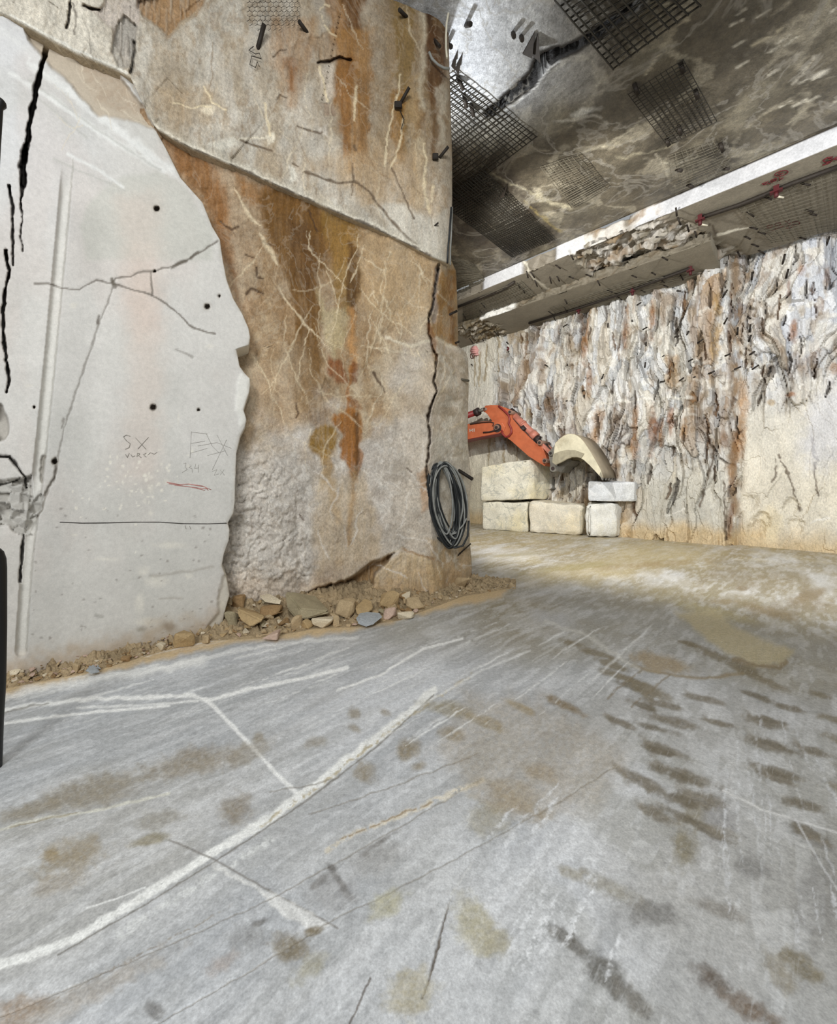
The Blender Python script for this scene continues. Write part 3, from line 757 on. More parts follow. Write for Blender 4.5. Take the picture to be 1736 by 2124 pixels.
# foot of the pillar: undercut, lump and rough broken corner
UND = [(640, 1228), (690, 1212), (740, 1192), (765, 1172), (805, 1152), (818, 1145), (800, 1168), (775, 1190), (768, 1235), (640, 1250)]
P.poly(UND, (158, 124, 78), .9, 6, .2, h=.28)
P.poly([(770, 1200), (800, 1165), (835, 1142), (880, 1155), (920, 1180), (925, 1225), (890, 1245), (770, 1245)], (192, 168, 130), .85, 12, .3, h=-.07)
P.line([(835, 1136), (870, 1152), (900, 1160)], 4, (150, 116, 74), .8, .3, h=.02)
P.line([(626, 1222), (690, 1208), (745, 1188), (800, 1152), (835, 1135)], 4, (214, 200, 176), .7, .2)
P.mask(sstep(1150, 1240, PY + (P.wx + P.wy) * 60) * .55, (176, 142, 98))
rough = sstep(660, 560, PX + (P.wx) * 90) * sstep(880, 1010, PY) + sstep(1040, 1180, PY) * sstep(660, 620, PX)
rough = np.clip(rough, 0, 1)
P.mask(rough * .4, (206, 200, 190))
wv = P.wx * 1.6
fz, fe = facets(PX / 44 + wv, PY / 40 + P.wy * 1.6, 31, 1.4); fz2, _ = facets(PX / 15 + wv, PY / 12, 33, 1.4)
bulge = sstep(600, 480, np.hypot(PX - 560, (PY - 1230) * 1.3) + 380) * 0
# ribs, ledges and flake edges of the joint face
for pts, hh in (([(528, 745), (555, 800), (580, 850), (600, 905)], .035), ([(560, 700), (640, 760), (690, 800)], -.02), ([(735, 700), (800, 740), (845, 790)], .03), ([(820, 690), (850, 720), (885, 735)], .03),
                ([(625, 1060), (615, 1120), (632, 1200)], .06), ([(520, 600), (505, 640), (520, 700)], .03)):
    d, _ = poly_dist(PX, PY, pts); P.h += hh * np.exp(-(d / 20) ** 2) * np.sign(np.sin(PX / 9 + PY / 31) + 1.2)
P.line([(800, 700), (850, 716), (890, 708), (905, 702), (930, 715), (950, 722)], 6, (216, 204, 180), .8, .4)
DK2 = (72, 50, 30)
P.line(CRACK[1:-2], 3.6, (62, 46, 34), .95, .25, .5, h=.16)
P.line([(909, 560), (901, 620), (899, 665)], 9, (158, 148, 140), .7, .3, h=.05)
P.line([(889, 672), (899, 705), (905, 740)], 10, (140, 92, 44), .7, .3, h=.03)
for pts in ([(508, 528), (530, 536)], [(514, 612), (520, 600), (532, 604), (545, 610)], [(458, 460), (480, 478), (495, 470)], [(545, 502), (562, 508)], [(775, 770), (786, 790), (798, 812)], [(615, 835), (619, 858), (616, 866)], [(530, 555), (531, 575), (545, 578)],
            [(640, 440), (660, 480)], [(842, 970), (852, 980)], [(621, 1068), (630, 1078)]):
    P.line(pts, 3.5, DK2, .85, .3, h=.012)
CREAM = (226, 208, 174)
for pts, w in (([(486, 390), (505, 425), (520, 455), (545, 470)], 8), ([(540, 485), (560, 520), (575, 545)], 14), ([(578, 590), (600, 630), (640, 680), (690, 730)], 5), ([(638, 480), (640, 515), (665, 540), (695, 570), (720, 600)], 3), ([(648, 480), (640, 500)], 3),
               ([(755, 508), (740, 560), (725, 590)], 3), ([(800, 545), (812, 520), (815, 528)], 3), ([(795, 560), (790, 600), (800, 620), (815, 660), (830, 700)], 3), ([(750, 535), (790, 560), (800, 558)], 4), ([(765, 625), (775, 605), (790, 638)], 3), ([(770, 655), (800, 720), (812, 740)], 3),
               ([(820, 680), (850, 720), (870, 745)], 3), ([(890, 655), (875, 680), (870, 695)], 4), ([(905, 825), (943, 768)], 6), ([(750, 718), (785, 722), (800, 735)], 4), ([(527, 740), (550, 775), (575, 840), (598, 890)], 4), ([(675, 560), (690, 600), (705, 640)], 3), ([(930, 890), (960, 870)], 4),
               ([(640, 680), (625, 740), (618, 790)], 3), ([(850, 540), (872, 560), (888, 600)], 4), ([(745, 600), (800, 655), (880, 710)], 3), ([(925, 730), (920, 790)], 3), ([(900, 715), (905, 760), (895, 770)], 3), ([(865, 722), (885, 765)], 3)):
    P.line(pts, w * .62, CREAM, .62, .5, .8, taper=True)
P.veins(20, (490, 480, 880, 900), 150, 2.0, CREAM, .5, 70, 45, 8)
P.veins(12, (760, 500, 890, 780), 110, 2.0, (226, 212, 184), .5, 60, 50, 9)
P.veins(40, (490, 900, 960, 1190), 70, 2.4, (150, 134, 116), .5, 80, 60, 10)
P.veins(30, (490, 900, 960, 1190), 60, 2.6, (224, 216, 204), .7, 70, 70, 12)
P.veins(16, (905, 720, 970, 1100), 90, 2.2, (226, 216, 196), .7, 75, 40, 55); P.veins(10, (905, 560, 948, 715), 60, 2.0, (176, 140, 92), .6, 80, 20, 56)
P.mask(sstep(900, 912, PX) * sstep(.5, .64, fbm(PX / 12, PY / 18, 401, 4)) * .45, (158, 142, 116)); P.mask(sstep(900, 912, PX) * sstep(720, 735, PY) * sstep(.54, .66, fbm(PX / 9 + 4, PY / 14, 403, 4)) * .5, (216, 208, 192))
dep = c_depth(PX, PY) + sstep(905, 925, PX) * .12 * (fbm(PX / 24, PY / 34, 405, 4) - .5)
edge_round = np.clip(1 - (right - PX) / 26, 0, 1) ** 2
relief = P.h + .05 * (fbm(PX / 90, PY / 120, 41, 5) - .5) + .016 * (ridged(PX / 26, PY / 34, 43, 3) - .5) + rough * (.028 * fz + .026 * fz2 + .06 * (fbm(PX / 34, PY / 28, 133, 5) - .5) + .014 * (fbm(PX / 5, PY / 5, 135, 2) - .5) - .03) + .10 * edge_round + .012 * (fbm(PX / 6, PY / 8, 45, 3) - .5) * (.4 + low)
sp, _ = facets(PX / 70, PY / 130, 47, .8)
relief = relief + .028 * sp * sstep(850, 700, PY) * 0 + .02 * sp
DEP = dep + relief
X = (PX - CX) / F * DEP; Y = DEP; Z = np.maximum(EYE + (HY - PY) / F * DEP, -.06)
ex, ey, ez, ec = [X], [Y], [Z], [P.c]
for bx, by in ((-.02, .1), (-.12, .3), (-.34, .9), (-.9, 2.2), (-2.4, 4.2)):
    j = (fbm(PY[:, -1:] / 40, PY[:, -1:] * 0 + by * 7, 81, 4) - .5) * .25 * min(by, 1)
    ex.append(X[:, -1:] + bx + j); ey.append(Y[:, -1:] + by); ez.append(Z[:, -1:]); ec.append(P.c[:, -1:])
tag(grid_mesh('wall_middle', np.hstack(ex), np.hstack(ey), np.hstack(ez), np.hstack(ec), M_PILLAR, flip=True),
    'rust stained rough marble face of the pillar, recessed beside the smooth wall', 'rock pillar', kind='structure')

# ------------------------------------------------------------------ upper wall: overhanging block above the slanting joint
B_D = TPS([(-300, -20, 2.85), (0, 0, 3.25), (0, -300, 3.2), (75, 60, 3.39), (150, 100, 3.55), (275, 150, 3.80), (320, 265, 3.95), (500, 350, 4.42), (700, 440, 4.86), (900, 530, 5.36), (500, 0, 4.40), (700, 0, 4.80), (930, 0, 5.28), (930, 300, 5.34), (500, -300, 4.4), (930, -300, 5.28), (275, -200, 3.8)])
pxs = np.concatenate([np.linspace(-700, -20, 20), np.linspace(-15, 928, 400)])
rows = 260
low_ = np.interp(pxs, [p[0] for p in B_LOW], [p[1] for p in B_LOW])
tt = np.linspace(0, 1, rows)[:, None]
tt = np.where(tt < .06, tt / .06 * .55, .55 + (tt - .06) / .94 * .45)
PY = -720 + tt * (low_[None, :] + 720)
PX = pxs[None, :] + 0 * tt
rsil = np.interp(PY, [-800, -30, 20, 40, 100, 200, 330, 420, 545], [925, 922, 926, 930, 931, 934, 938, 938, 934])
PX = np.where(PX > 880, 880 + (PX - 880) * (rsil - 880) / (928 - 880), PX)
P = Paint(PX, PY, (182, 173, 158), 37); P.fibw = .28; P.jag = .5
P.mask(sstep(.45, .62, fbm(PX / 26, PY / 60, 303, 5)) * .4, (158, 138, 110)); P.mask(sstep(.54, .66, fbm(PX / 12 + 3, PY / 22, 305, 4)) * .4, (208, 200, 184)); P.mask(sstep(.58, .68, fbm(PX / 9, PY / 14, 307, 4)) * .35, (136, 110, 78))
P.mask(sstep(.45, .7, fbm(PX / 70, PY / 170, 5, 4)) * .5, (162, 142, 114))
P.mask(sstep(.5, .72, fbm(PX / 40, PY / 120, 15, 4)) * .45, (210, 204, 192))
P.mask(sstep(280, 180, PX) * .8, (214, 206, 190))
P.mask(sstep(560, 860, PX) * sstep(430, 250, PY) * .72, (126, 100, 62))
def col_streak(x0, x1, y0, y1, c, al, soft=14):
    P.poly([(x0, y0), (x1, y0), (x1 - 4, (y0 + y1) / 2), ((x0 + x1) / 2 + 6, y1), ((x0 + x1) / 2 - 6, y1), (x0 + 4, (y0 + y1) / 2)], c, al, soft, .55)
B1, B2, B3 = (96, 62, 26), (150, 116, 72), (84, 54, 26)
col_streak(655, 775, -400, 180, (142, 98, 46), .8, 22)
col_streak(695, 772, -400, 150, B1, .9, 16); col_streak(690, 775, 60, 360, (152, 112, 64), .85, 22); col_streak(695, 735, 120, 330, (128, 84, 36), .7, 14); col_streak(738, 772, 150, 340, (132, 92, 44), .7, 14)
col_streak(560, 650, 40, 220, (160, 122, 82), .6, 30); col_streak(592, 612, 120, 190, (132, 84, 36), .8, 14)
col_streak(806, 870, -400, 320, (126, 100, 54), .8, 16); col_streak(812, 846, 180, 340, (142, 102, 48), .8, 14)
col_streak(876, 934, -400, 330, (98, 68, 32), .85, 14); col_streak(880, 905, 10, 110, (58, 34, 14), .8, 14); col_streak(862, 884, 210, 270, B3, .95, 9); col_streak(880, 925, 60, 220, B3, .7, 12)
col_streak(845, 880, 150, 420, (174, 144, 100), .5, 16); col_streak(868, 884, -100, 230, (196, 184, 160), .7, 10); col_streak(862, 880, 290, 430, (204, 188, 158), .6, 10)
col_streak(905, 925, 180, 300, (190, 180, 160), .6, 10)
P.poly([(640, 340), (780, 300), (880, 320), (930, 420), (930, 520), (860, 500), (760, 420)], (178, 150, 114), .6, 40, .7)
P.poly([(775, 430), (820, 410), (880, 450), (930, 440), (930, 545), (880, 528), (820, 485)], (206, 200, 186), .8, 22, .5)
P.poly([(330, 180), (430, 180), (440, 250), (360, 262)], (170, 148, 118), .6, 26, .7); P.poly([(280, 0), (420, -40), (420, 20), (345, 78), (330, 60), (305, 45), (284, 20)], (152, 116, 74), .85, 10, .4, h=.06)
P.poly([(340, 80), (350, 72), (402, 26), (410, 20), (400, 40)], (176, 160, 136), .9, 6, .2)
P.poly([(172, 8), (205, 20), (235, -20), (285, -20), (288, 45), (262, 140), (236, 95), (232, 60)], (192, 180, 168), .85, 6, .3, h=.03)
P.poly([(240, 62), (256, 32), (285, 55), (276, 95), (268, 140), (245, 140), (231, 108)], (158, 152, 142), .9, 5, .2, h=.035)
P.line([(280, 88), (276, 120), (272, 150)], 6, (40, 34, 28), .95, .1, h=.06)
P.line([(148, -20), (146, 10), (142, 45), (138, 58)], 4, (52, 44, 38), .9, .2, h=.06); P.line([(150, 5), (158, 30), (154, 70)], 3, THIN, .8, .2); P.line([(172, 12), (185, 18), (204, 20)], 4, (60, 52, 46), .9, .2, h=.03); P.line([(172, 35), (185, 70), (188, 110)], 2.5, THIN, .5, .2)
P.blob(432, 228, 16, 12, 0, (226, 212, 186), .85, .6, .7); P.poly([(430, 296), (470, 288), (495, 292), (500, 302), (450, 316)], (220, 214, 198), .85, 12, .5); P.poly([(552, 278), (572, 280), (574, 296), (560, 304)], (228, 218, 196), .85, 6, .5)
P.line([(500, 292), (540, 284), (560, 282)], 5, (222, 212, 190), .8, .5); P.poly([(595, 345), (612, 348), (614, 380), (600, 372)], (222, 216, 200), .8, 10, .5); P.poly([(660, 262), (684, 258), (676, 285), (662, 280)], (216, 206, 192), .7, 8, .5)
P.poly([(660, 150), (690, 130), (700, 200), (680, 210), (664, 180)], (204, 190, 172), .7, 12, .5, h=-.02)
P.poly([(668, 214), (692, 216), (694, 240), (676, 240)], (146, 122, 100), .8, 6, .3, h=.02)
P.poly([(640, 75), (690, 60), (700, 125), (660, 130)], (158, 130, 98), .7, 12, .6, h=.03)
P.line([(660, 132), (690, 124), (710, 122), (728, 126)], 6, (58, 38, 24), .9, .4, h=.06)
for pts, w in (([(630, 357), (660, 366), (700, 380), (735, 377), (768, 396), (786, 425), (815, 462), (850, 498), (876, 522)], 4), ([(500, 292), (525, 300), (548, 308), (566, 315)], 3), ([(618, 262), (640, 270), (664, 278), (670, 272)], 3), ([(575, 205), (582, 197), (597, 204)], 3), ([(605, 338), (618, 345)], 3),
              ([(732, 340), (732, 405)], 2.5), ([(812, 345), (835, 400), (860, 455)], 2.5), ([(565, 118), (580, 105), (594, 103)], 2.5), ([(735, 300), (738, 310)], 5)):
    P.line(pts, w, (96, 78, 58), .85, .2, h=.012)
for pts, w in (([(662, 140), (672, 175), (680, 210)], 4), ([(668, 45), (662, 20), (676, 8), (684, 14)], 3), ([(672, 52), (690, 70), (698, 74)], 3), ([(830, 155), (826, 190), (818, 225), (808, 270), (800, 305), (798, 345)], 3), ([(838, 248), (830, 290), (820, 330), (812, 350)], 3), ([(548, 215), (556, 255), (562, 282)], 3),
              ([(420, 180), (440, 210), (470, 230)], 3), ([(360, 215), (400, 222), (440, 220)], 2.5), ([(880, 300), (884, 350), (880, 400), (890, 440)], 5), ([(900, 385), (896, 420)], 4), ([(735, 250), (740, 180)], 4)):
    P.line(pts, w, (226, 208, 172), .75, .4, .6)
P.veins(16, (330, 0, 920, 420), 120, 2.0, (222, 206, 176), .5, 85, 25, 18)
P.veins(22, (400, 0, 920, 420), 90, 2.6, (120, 92, 60), .5, 88, 14, 19)
lip = sstep(26, 4, low_[None, :] - PY)
P.mask(lip * .55 * (PX > 300), (196, 188, 170)); P.line([(20, 30), (150, 100), (240, 138), (264, 152)], 5, (228, 224, 212), .7, .2)  # lower ledge line painted pale as if lit
P.line([(p[0], p[1] - 3) for p in B_LOW if 300 < p[0] < 920], 6, (224, 216, 198), .75, .4, .8, broken=.42)
P.line([(p[0], p[1] + 1) for p in B_LOW if 330 < p[0] < 920], 4, (70, 54, 38), .8, .3, .6, broken=.3)
dep = B_D(PX, PY)
er = np.clip(1 - (rsil - PX) / 30, 0, 1) ** 2
sp, _ = facets(PX / 90, PY / 160, 57, .8)
relief = P.h + .05 * (fbm(PX / 80, PY / 160, 61, 5) - .5) + .02 * sp + .012 * (fbm(PX / 9, PY / 24, 63, 3) - .5) + .14 * er + .02 * lip * (PX > 300)
DEP = dep + relief
X = (PX - CX) / F * DEP; Y = DEP; Z = EYE + (HY - PY) / F * DEP
X = np.vstack([X, X[-1:] + .0, X[-1:] + .0]); Y = np.vstack([Y, Y[-1:] + .045, Y[-1:] + .8]); Z = np.vstack([Z, Z[-1:] + .0, Z[-1:] + .02])
cc = np.concatenate([P.c, P.c[-1:] * .0 + lin((176, 160, 134)), P.c[-1:] * 0 + lin((120, 96, 66))], 0)
ex, ey, ez, ec = [X], [Y], [Z], [cc]
for bx, by in ((-.02, .1), (-.14, .3), (-.42, .9), (-1.1, 2.2), (-2.6, 4.2)):
    ex.append(X[:, -1:] + bx); ey.append(Y[:, -1:] + by); ez.append(Z[:, -1:]); ec.append(cc[:, -1:])
tag(grid_mesh('wall_upper', np.hstack(ex), np.hstack(ey), np.hstack(ez), np.hstack(ec), M_PILLAR, flip=True),
    'brown streaked marble block overhanging the slanting joint, reaching the ceiling', 'rock pillar', kind='structure')

# ------------------------------------------------------------------ back wall, ceiling and the stepped beams
DV = Vector((-1.036, 1.0, 0)); DVn = DV.normalized()          # along the back wall, away to the left
MV = Vector((-DVn.y, DVn.x, 0))                               # towards the camera
if MV.y > 0: MV = -MV
W0 = np.array((9.97, 9.30))
ZC, Z1, Z2 = EYE + 6.22, EYE + 5.90, EYE + 5.70              # main ceiling, upper soffit, lower soffit
def project(X, Y, Z):
    Yc = np.maximum(Y, .3)
    return CX + F * X / Yc, HY - F * (Z - EYE) / Yc
def corner(tau): return sstep(1.22, 1.42, tau)
taus = np.concatenate([np.linspace(-9, -.6, 30), np.linspace(-.55, 7.9, 520), np.linspace(8.0, 14, 40)])
zs = np.concatenate([np.linspace(-.1, 8.05, 392)])
T, ZZ = np.meshgrid(taus, zs)
offs = .42 * corner(T)
bx, by = W0[0] + DV.x * T, W0[1] + T
PX, PY = project(bx + MV.x * offs, by + MV.y * offs, ZZ)
L = T * DV.length
smoothR = sstep(4.2, 3.0, ZZ + (fbm(L * 1.2, ZZ * 1.2, 7, 3) - .5) * 2.0 - 1.2 * sstep(.6, -.3, T)) * sstep(1.35, 1.15, T)      # sawn foot of the right end
smoothL = sstep(6.1, 6.7, T + (fbm(L, ZZ, 9, 3) - .5) * .8)
nz_ = (fbm(L * .9, ZZ * .9, 15, 3) - .5) * 1.2
footM = sstep(2.9, 1.8, ZZ + nz_ + (T - 1.4) * .35) * sstep(1.35, 1.5, T) * sstep(3.3, 2.7, T)          # smoother sloping faces at the foot
footL = sstep(3.2, 2.6, ZZ + nz_ * .5) * sstep(5.0, 5.4, T)
rug = np.clip(1 - .9 * smoothR - .85 * smoothL - .55 * footM - .8 * footL, .08, 1)
tw = (fbm(L * .8, ZZ * .5, 17, 3) - .5)
tw2 = (fbm(L * 3.0, ZZ * 2.0, 18, 3) - .5)
f1, e1 = facets(L * 1.5 + tw * 1.6 + tw2 * .2 + ZZ * .10, ZZ * .26 + tw2 * .2, 3, 1.3); c1 = facets.cid
f2, e2 = facets(L * 2.9 + tw * 2.4 + tw2 * .35 + ZZ * .3, ZZ * .62 + tw2 * .5, 13, 1.5); c2 = facets.cid
f3, e3 = facets(L * 10 + tw * 4 + tw2 * .6 - ZZ * .8, ZZ * 2.5 + tw2 * .8, 23, 1.5); c3 = facets.cid
rd = ridged(L * 4.0 + tw * 4 + tw2 * .4, ZZ * .45, 5, 5)
disp = rug * (.18 * f1 + .17 * f2 + .045 * f3 + .11 * (rd - .45) + .10 * (fbm(L * .5, ZZ * .4, 19, 3) - .5)) + .012 * (fbm(L * 9, ZZ * 9, 29, 3) - .5)
disp += .25 * sstep(1.6, .2, ZZ) * rug * fbm(L * .8, ZZ, 91, 3) * (T > 1.3)
pm = sstep(.42, .58, fbm(L * 1.3, ZZ * .5, 97, 4))
crev = np.clip(sstep(.05, .0, e1) * .8 * pm + sstep(.06, .0, e2) * .6 * pm, 0, 1) * rug
disp -= .10 * crev
# the vertical corner where the wall steps
cor = np.exp(-((T - 1.30) / .10) ** 2)
disp -= .10 * cor * fbm(L * 5, ZZ * 3, 77, 3)
P = Paint(PX, PY, (206, 205, 202), 43)
P.mask(sstep(1.5, 1.1, T) * .6 * sstep(2.6, 4.2, ZZ), (206, 210, 220))
P.mask(sstep(4.5, 2.5, T) * sstep(5.5, 3.0, ZZ) * .35, (212, 200, 174))
P.mask(sstep(3.2, 1.2, ZZ) * .5, (222, 208, 178))
for lo_, hi_, c_ in ((0, .28, (186, 189, 192)), (.28, .5, (226, 225, 222)), (.5, .64, (212, 206, 192)), (.64, .68, (186, 172, 146))):
    P.mask(((c2 >= lo_) & (c2 < hi_)) * .55 * rug, c_); P.mask(((c3 >= lo_) & (c3 < hi_)) * .38 * rug, c_)
P.mask((c3 > .93) * rug * .5 * sstep(.45, .6, fbm(L * 1.1, ZZ * .5, 131, 3)), (140, 106, 66)); P.mask((c2 > .93) * rug * .7, (150, 116, 72))
P.mask(sstep(.45, .7, fbm(L * 1.4, ZZ * .5, 33, 4)) * .5 * rug, (188, 184, 176))
bs = sstep(.54, .70, fbm(L * 2.4 + tw * 4, ZZ * .28, 35, 4)) * rug
P.mask(bs * .55 * (.35 + .65 * sstep(.35, .6, fbm(L * 8, ZZ * 3, 39, 3))), (132, 100, 60))
P.mask(crev * .75 * sstep(.4, .55, fbm(L * 1.5, ZZ * .6, 49, 3)), (96, 72, 46))
P.mask(sstep(.035, .012, e3) * rug * .5 * pm, (84, 72, 58))  # thin dark lines painted as shade in the crevices
P.mask(crev * .8 * sstep(.55, .4, fbm(L * 1.5, ZZ * .6, 49, 3)), (128, 118, 104))
P.mask(sstep(.6, .72, fbm(L * 5, ZZ * 2.2, 59, 4)) * .5 * rug, (150, 128, 96))
P.mask(sstep(.58, .7, fbm(L * 3.3, ZZ * 3, 69, 4)) * .6 * rug, (232, 228, 218))
P.mask(cor * .8 * sstep(.3, .6, fbm(L * 9, ZZ * 3, 79, 3)), (150, 118, 78))
P.mask(footM * .6, (190, 188, 178)); P.mask(footL * .6, (212, 204, 182))
P.mask(smoothL * .5, (226, 218, 194))
P.mask(smoothR * .55, (228, 222, 206))
P.mask(sstep(.75, .15, ZZ + (fbm(L * 2, ZZ, 88, 3) - .5) * .8) * .75, (204, 178, 132))
for (x0, y0, x1, y1, w, c) in ((1222, 870, 1290, 920, 0, 0),):
    pass
for x, y, rx, ry, c in ((1660, 560, 11, 28, (150, 98, 44)), (1636, 600, 6, 26, (120, 70, 40)), (1647, 680, 9, 28, (150, 100, 56)), (1715, 580, 8, 24, (140, 110, 90)), (1225, 790, 8, 40, (134, 92, 44)), (1297, 690, 12, 44, (150, 104, 60)), (1352, 660, 9, 40, (150, 104, 62)), (1215, 700, 7, 60, (144, 98, 50)),
                        (1240, 880, 14, 44, (156, 112, 56)), (1355, 890, 9, 50, (140, 86, 36)), (1372, 900, 6, 40, (136, 92, 44)), (1392, 870, 6, 30, (140, 88, 40)), (1320, 900, 10, 60, (156, 110, 58)), (1140, 830, 14, 34, (120, 88, 50)), (1125, 770, 10, 40, (130, 100, 66)), (1190, 730, 12, 20, (160, 146, 124)),
                        (1485, 690, 12, 90, (168, 138, 88)), (1540, 860, 14, 90, (176, 140, 102)), (1520, 960, 9, 80, (158, 120, 80)), (1515, 1080, 10, 50, (140, 100, 64)), (1395, 770, 14, 50, (158, 126, 80)), (1420, 900, 8, 40, (160, 118, 66)), (1500, 910, 10, 20, (124, 90, 56)), (1335, 560, 20, 30, (150, 134, 110)),
                        (1640, 820, 10, 8, (160, 104, 56)), (1600, 835, 8, 7, (166, 140, 100)), (1730, 765, 14, 14, (140, 98, 56)), (1080, 690, 34, 26, (140, 120, 84)), (1100, 860, 6, 20, (170, 150, 110)), (1230, 1040, 30, 40, (120, 100, 74)), (1280, 960, 14, 40, (140, 110, 76))):
    P.blob(x, y, rx, ry, 4, c, .8, .6, .9, grain=.3, h=0)
for pts, w in (([(1008, 715), (1006, 790)], 3), ([(996, 730), (995, 800)], 3), ([(1034, 700), (1034, 780)], 3), ([(1015, 900), (1014, 990)], 4), ([(1045, 920), (1045, 990)], 3), ([(1070, 920), (1070, 980)], 3), ([(985, 730), (985, 800)], 2.5)):
    P.line(pts, w, (150, 130, 92), .7, .1)
for pts, w in (([(1617, 945), (1635, 985), (1650, 1030), (1660, 1060)], 3), ([(1607, 950), (1608, 985), (1600, 1000)], 2.5), ([(1684, 910), (1688, 945), (1696, 955)], 4), ([(1502, 995), (1505, 1120)], 2.5), ([(1478, 950), (1465, 1000), (1450, 1050)], 4), ([(1688, 960), (1696, 1030)], 2.5), ([(1480, 925), (1476, 950)], 4)):
    P.line(pts, w, (92, 76, 58), .85, .2)
for pts, w in (([(1240, 838), (1300, 832), (1380, 828), (1440, 826)], 4), ([(1680, 1085), (1720, 1075)], 3), ([(1380, 1068), (1420, 1055)], 4)):
    P.line(pts, w, (236, 232, 222), .8, .2)
P.blob(1600, 1085, 26, 44, 0, (226, 212, 178), .6, .5, .4)
P.blob(1720, 880, 60, 110, 20, (208, 208, 212), .7, .5, .3)
sl = random.Random(91)
for k in range(120):
    x, y = sl.uniform(1040, 1736), sl.uniform(520, 1080)
    if x > 1530 and y > 830: continue
    if y < 720 - .302 * (x - 955) + 12: continue
    h_ = sl.uniform(14, 60); dx_ = sl.uniform(-.28, .12) * h_
    c_ = sl.choice(((104, 74, 42), (120, 84, 46), (92, 76, 58), (134, 98, 58), (80, 70, 60)))
    P.line([(x, y - h_ / 2), (x + dx_ * .4 + sl.uniform(-3, 3), y), (x + dx_, y + h_ / 2)], sl.uniform(2.5, 6), c_, sl.uniform(.6, .9), .35, .6, h=.10, taper=True)
for x, y in ((1560, 1040), (1580, 1080), (1640, 1050), (1650, 1090), (1570, 1100)):
    P.blob(x, y, 20, 18, 0, None, 1, .5, .6, h=.09)
d = disp - P.h + offs
d = d * sstep(8.0, 7.8, ZZ) + offs * (1 - sstep(8.0, 7.8, ZZ))
tag(grid_mesh('wall_back', bx + MV.x * d, by + MV.y * d, ZZ, P.c, M_BACK, smooth=False), 'fractured white marble back wall with rusty clefts', 'wall', kind='structure')

# ceiling
A0 = np.array((7.30, 6.83))
q = np.concatenate([np.linspace(0, 8, 300), np.linspace(8.3, 18, 20)])
t_ = np.concatenate([np.linspace(-9, -1.5, 40), np.linspace(-1.4, 9, 400), np.linspace(9.2, 14, 20)])
T, Q = np.meshgrid(t_, q)
X = A0[0] + DV.x * T + MV.x * Q; Y = A0[1] + DV.y * T + MV.y * Q
PX, PY = project(X, Y, ZC + 0 * X)
vis = Y > 2.5
P = Paint(np.where(vis, PX, -5000), np.where(vis, PY, -5000), (98, 91, 77), 53)
P.mask(sstep(.42, .66, fbm(X * .55, Y * .55, 3, 5)) * .7, (78, 71, 58))
P.mask(sstep(.5, .72, fbm(X * .9 + 4, Y * .9, 13, 5)) * .6, (146, 139, 120))
P.mask(sstep(.52, .62, fbm(X * 2.2 + 2, Y * 2.2, 113, 5)) * .45, (66, 60, 48))
P.mask(sstep(.58, .66, ridged(X * 1.3 + 5, Y * 1.3, 123, 5)) * .35, (184, 176, 156))
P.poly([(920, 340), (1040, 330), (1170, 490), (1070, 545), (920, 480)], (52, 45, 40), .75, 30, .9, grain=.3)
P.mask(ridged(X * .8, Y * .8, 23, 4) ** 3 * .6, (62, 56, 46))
P.mask(sstep(1180, 980, PX) * sstep(320, 150, PY) * .8, (206, 209, 214))  # pale pool of lamp light painted into the ceiling colour
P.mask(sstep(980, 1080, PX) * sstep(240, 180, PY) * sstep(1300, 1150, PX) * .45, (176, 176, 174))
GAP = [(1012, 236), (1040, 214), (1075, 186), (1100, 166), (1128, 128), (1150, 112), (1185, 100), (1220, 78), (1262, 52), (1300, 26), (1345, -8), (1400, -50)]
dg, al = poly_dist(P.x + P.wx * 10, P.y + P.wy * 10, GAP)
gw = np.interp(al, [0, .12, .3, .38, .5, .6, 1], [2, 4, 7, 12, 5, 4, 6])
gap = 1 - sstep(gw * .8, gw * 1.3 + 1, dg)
P.mask(sstep(gw * 1.6 + 10, gw * 1.4 + 5, dg), (20, 17, 14))  # crack's inner shade painted dark, wider than the open gap
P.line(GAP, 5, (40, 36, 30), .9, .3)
P.line([(p[0] + 9, p[1] + 15) for p in GAP[1:6]], 4, (226, 226, 224), .8, .2)
for pts, w, c in (([(1235, 155), (1170, 205), (1150, 250)], 3, (70, 66, 56)), ([(1330, 0), (1440, 20), (1380, 90), (1340, 150)], 4, (190, 180, 156)), ([(1150, 250), (1235, 240), (1260, 260)], 5, (206, 202, 190)), ([(1200, 320), (1290, 285), (1330, 240)], 3, (196, 188, 166)), ([(1690, 120), (1650, 170)], 5, (206, 200, 184)),
                  ([(1560, 100), (1620, 60)], 4, (196, 186, 160)), ([(1380, 340), (1450, 325)], 3, (206, 200, 180)), ([(1360, 320), (1400, 385)], 3, (200, 192, 172)), ([(1020, 360), (1100, 400), (1180, 430)], 5, (190, 182, 156)), ([(1090, 420), (1160, 480)], 6, (170, 152, 96)), ([(1280, 330), (1400, 300)], 4, (180, 172, 148)),
                  ([(1630, 310), (1640, 350)], 3, (206, 204, 196))):
    P.line(pts, w, c, .45, .6, .9)
P.blob(1700, 155, 26, 8, -25, (210, 204, 190), .8, .6, .8); P.blob(1215, 230, 30, 10, -10, (206, 204, 196), .7, .7, .8)
for k in range(16):
    x, y = tr.uniform(1500, 1736), tr.uniform(10, 230)
    P.line([(x, y), (x + 24, y - 14)], 3, (206, 200, 184), .6, .2)
Zc = ZC + .05 * (fbm(X * .9, Y * .9, 33, 4) - .5) + .02 * (ridged(X * 2.2, Y * 2.2, 43, 3) - .5) + 1.0 * gap - P.h
Zc = np.where(Q < .06, ZC + .02, Zc)
tag(grid_mesh('ceiling', X, Y, Zc, P.c, M_CEIL), 'dark brownish marble ceiling with an open black crack', 'ceiling', kind='structure')

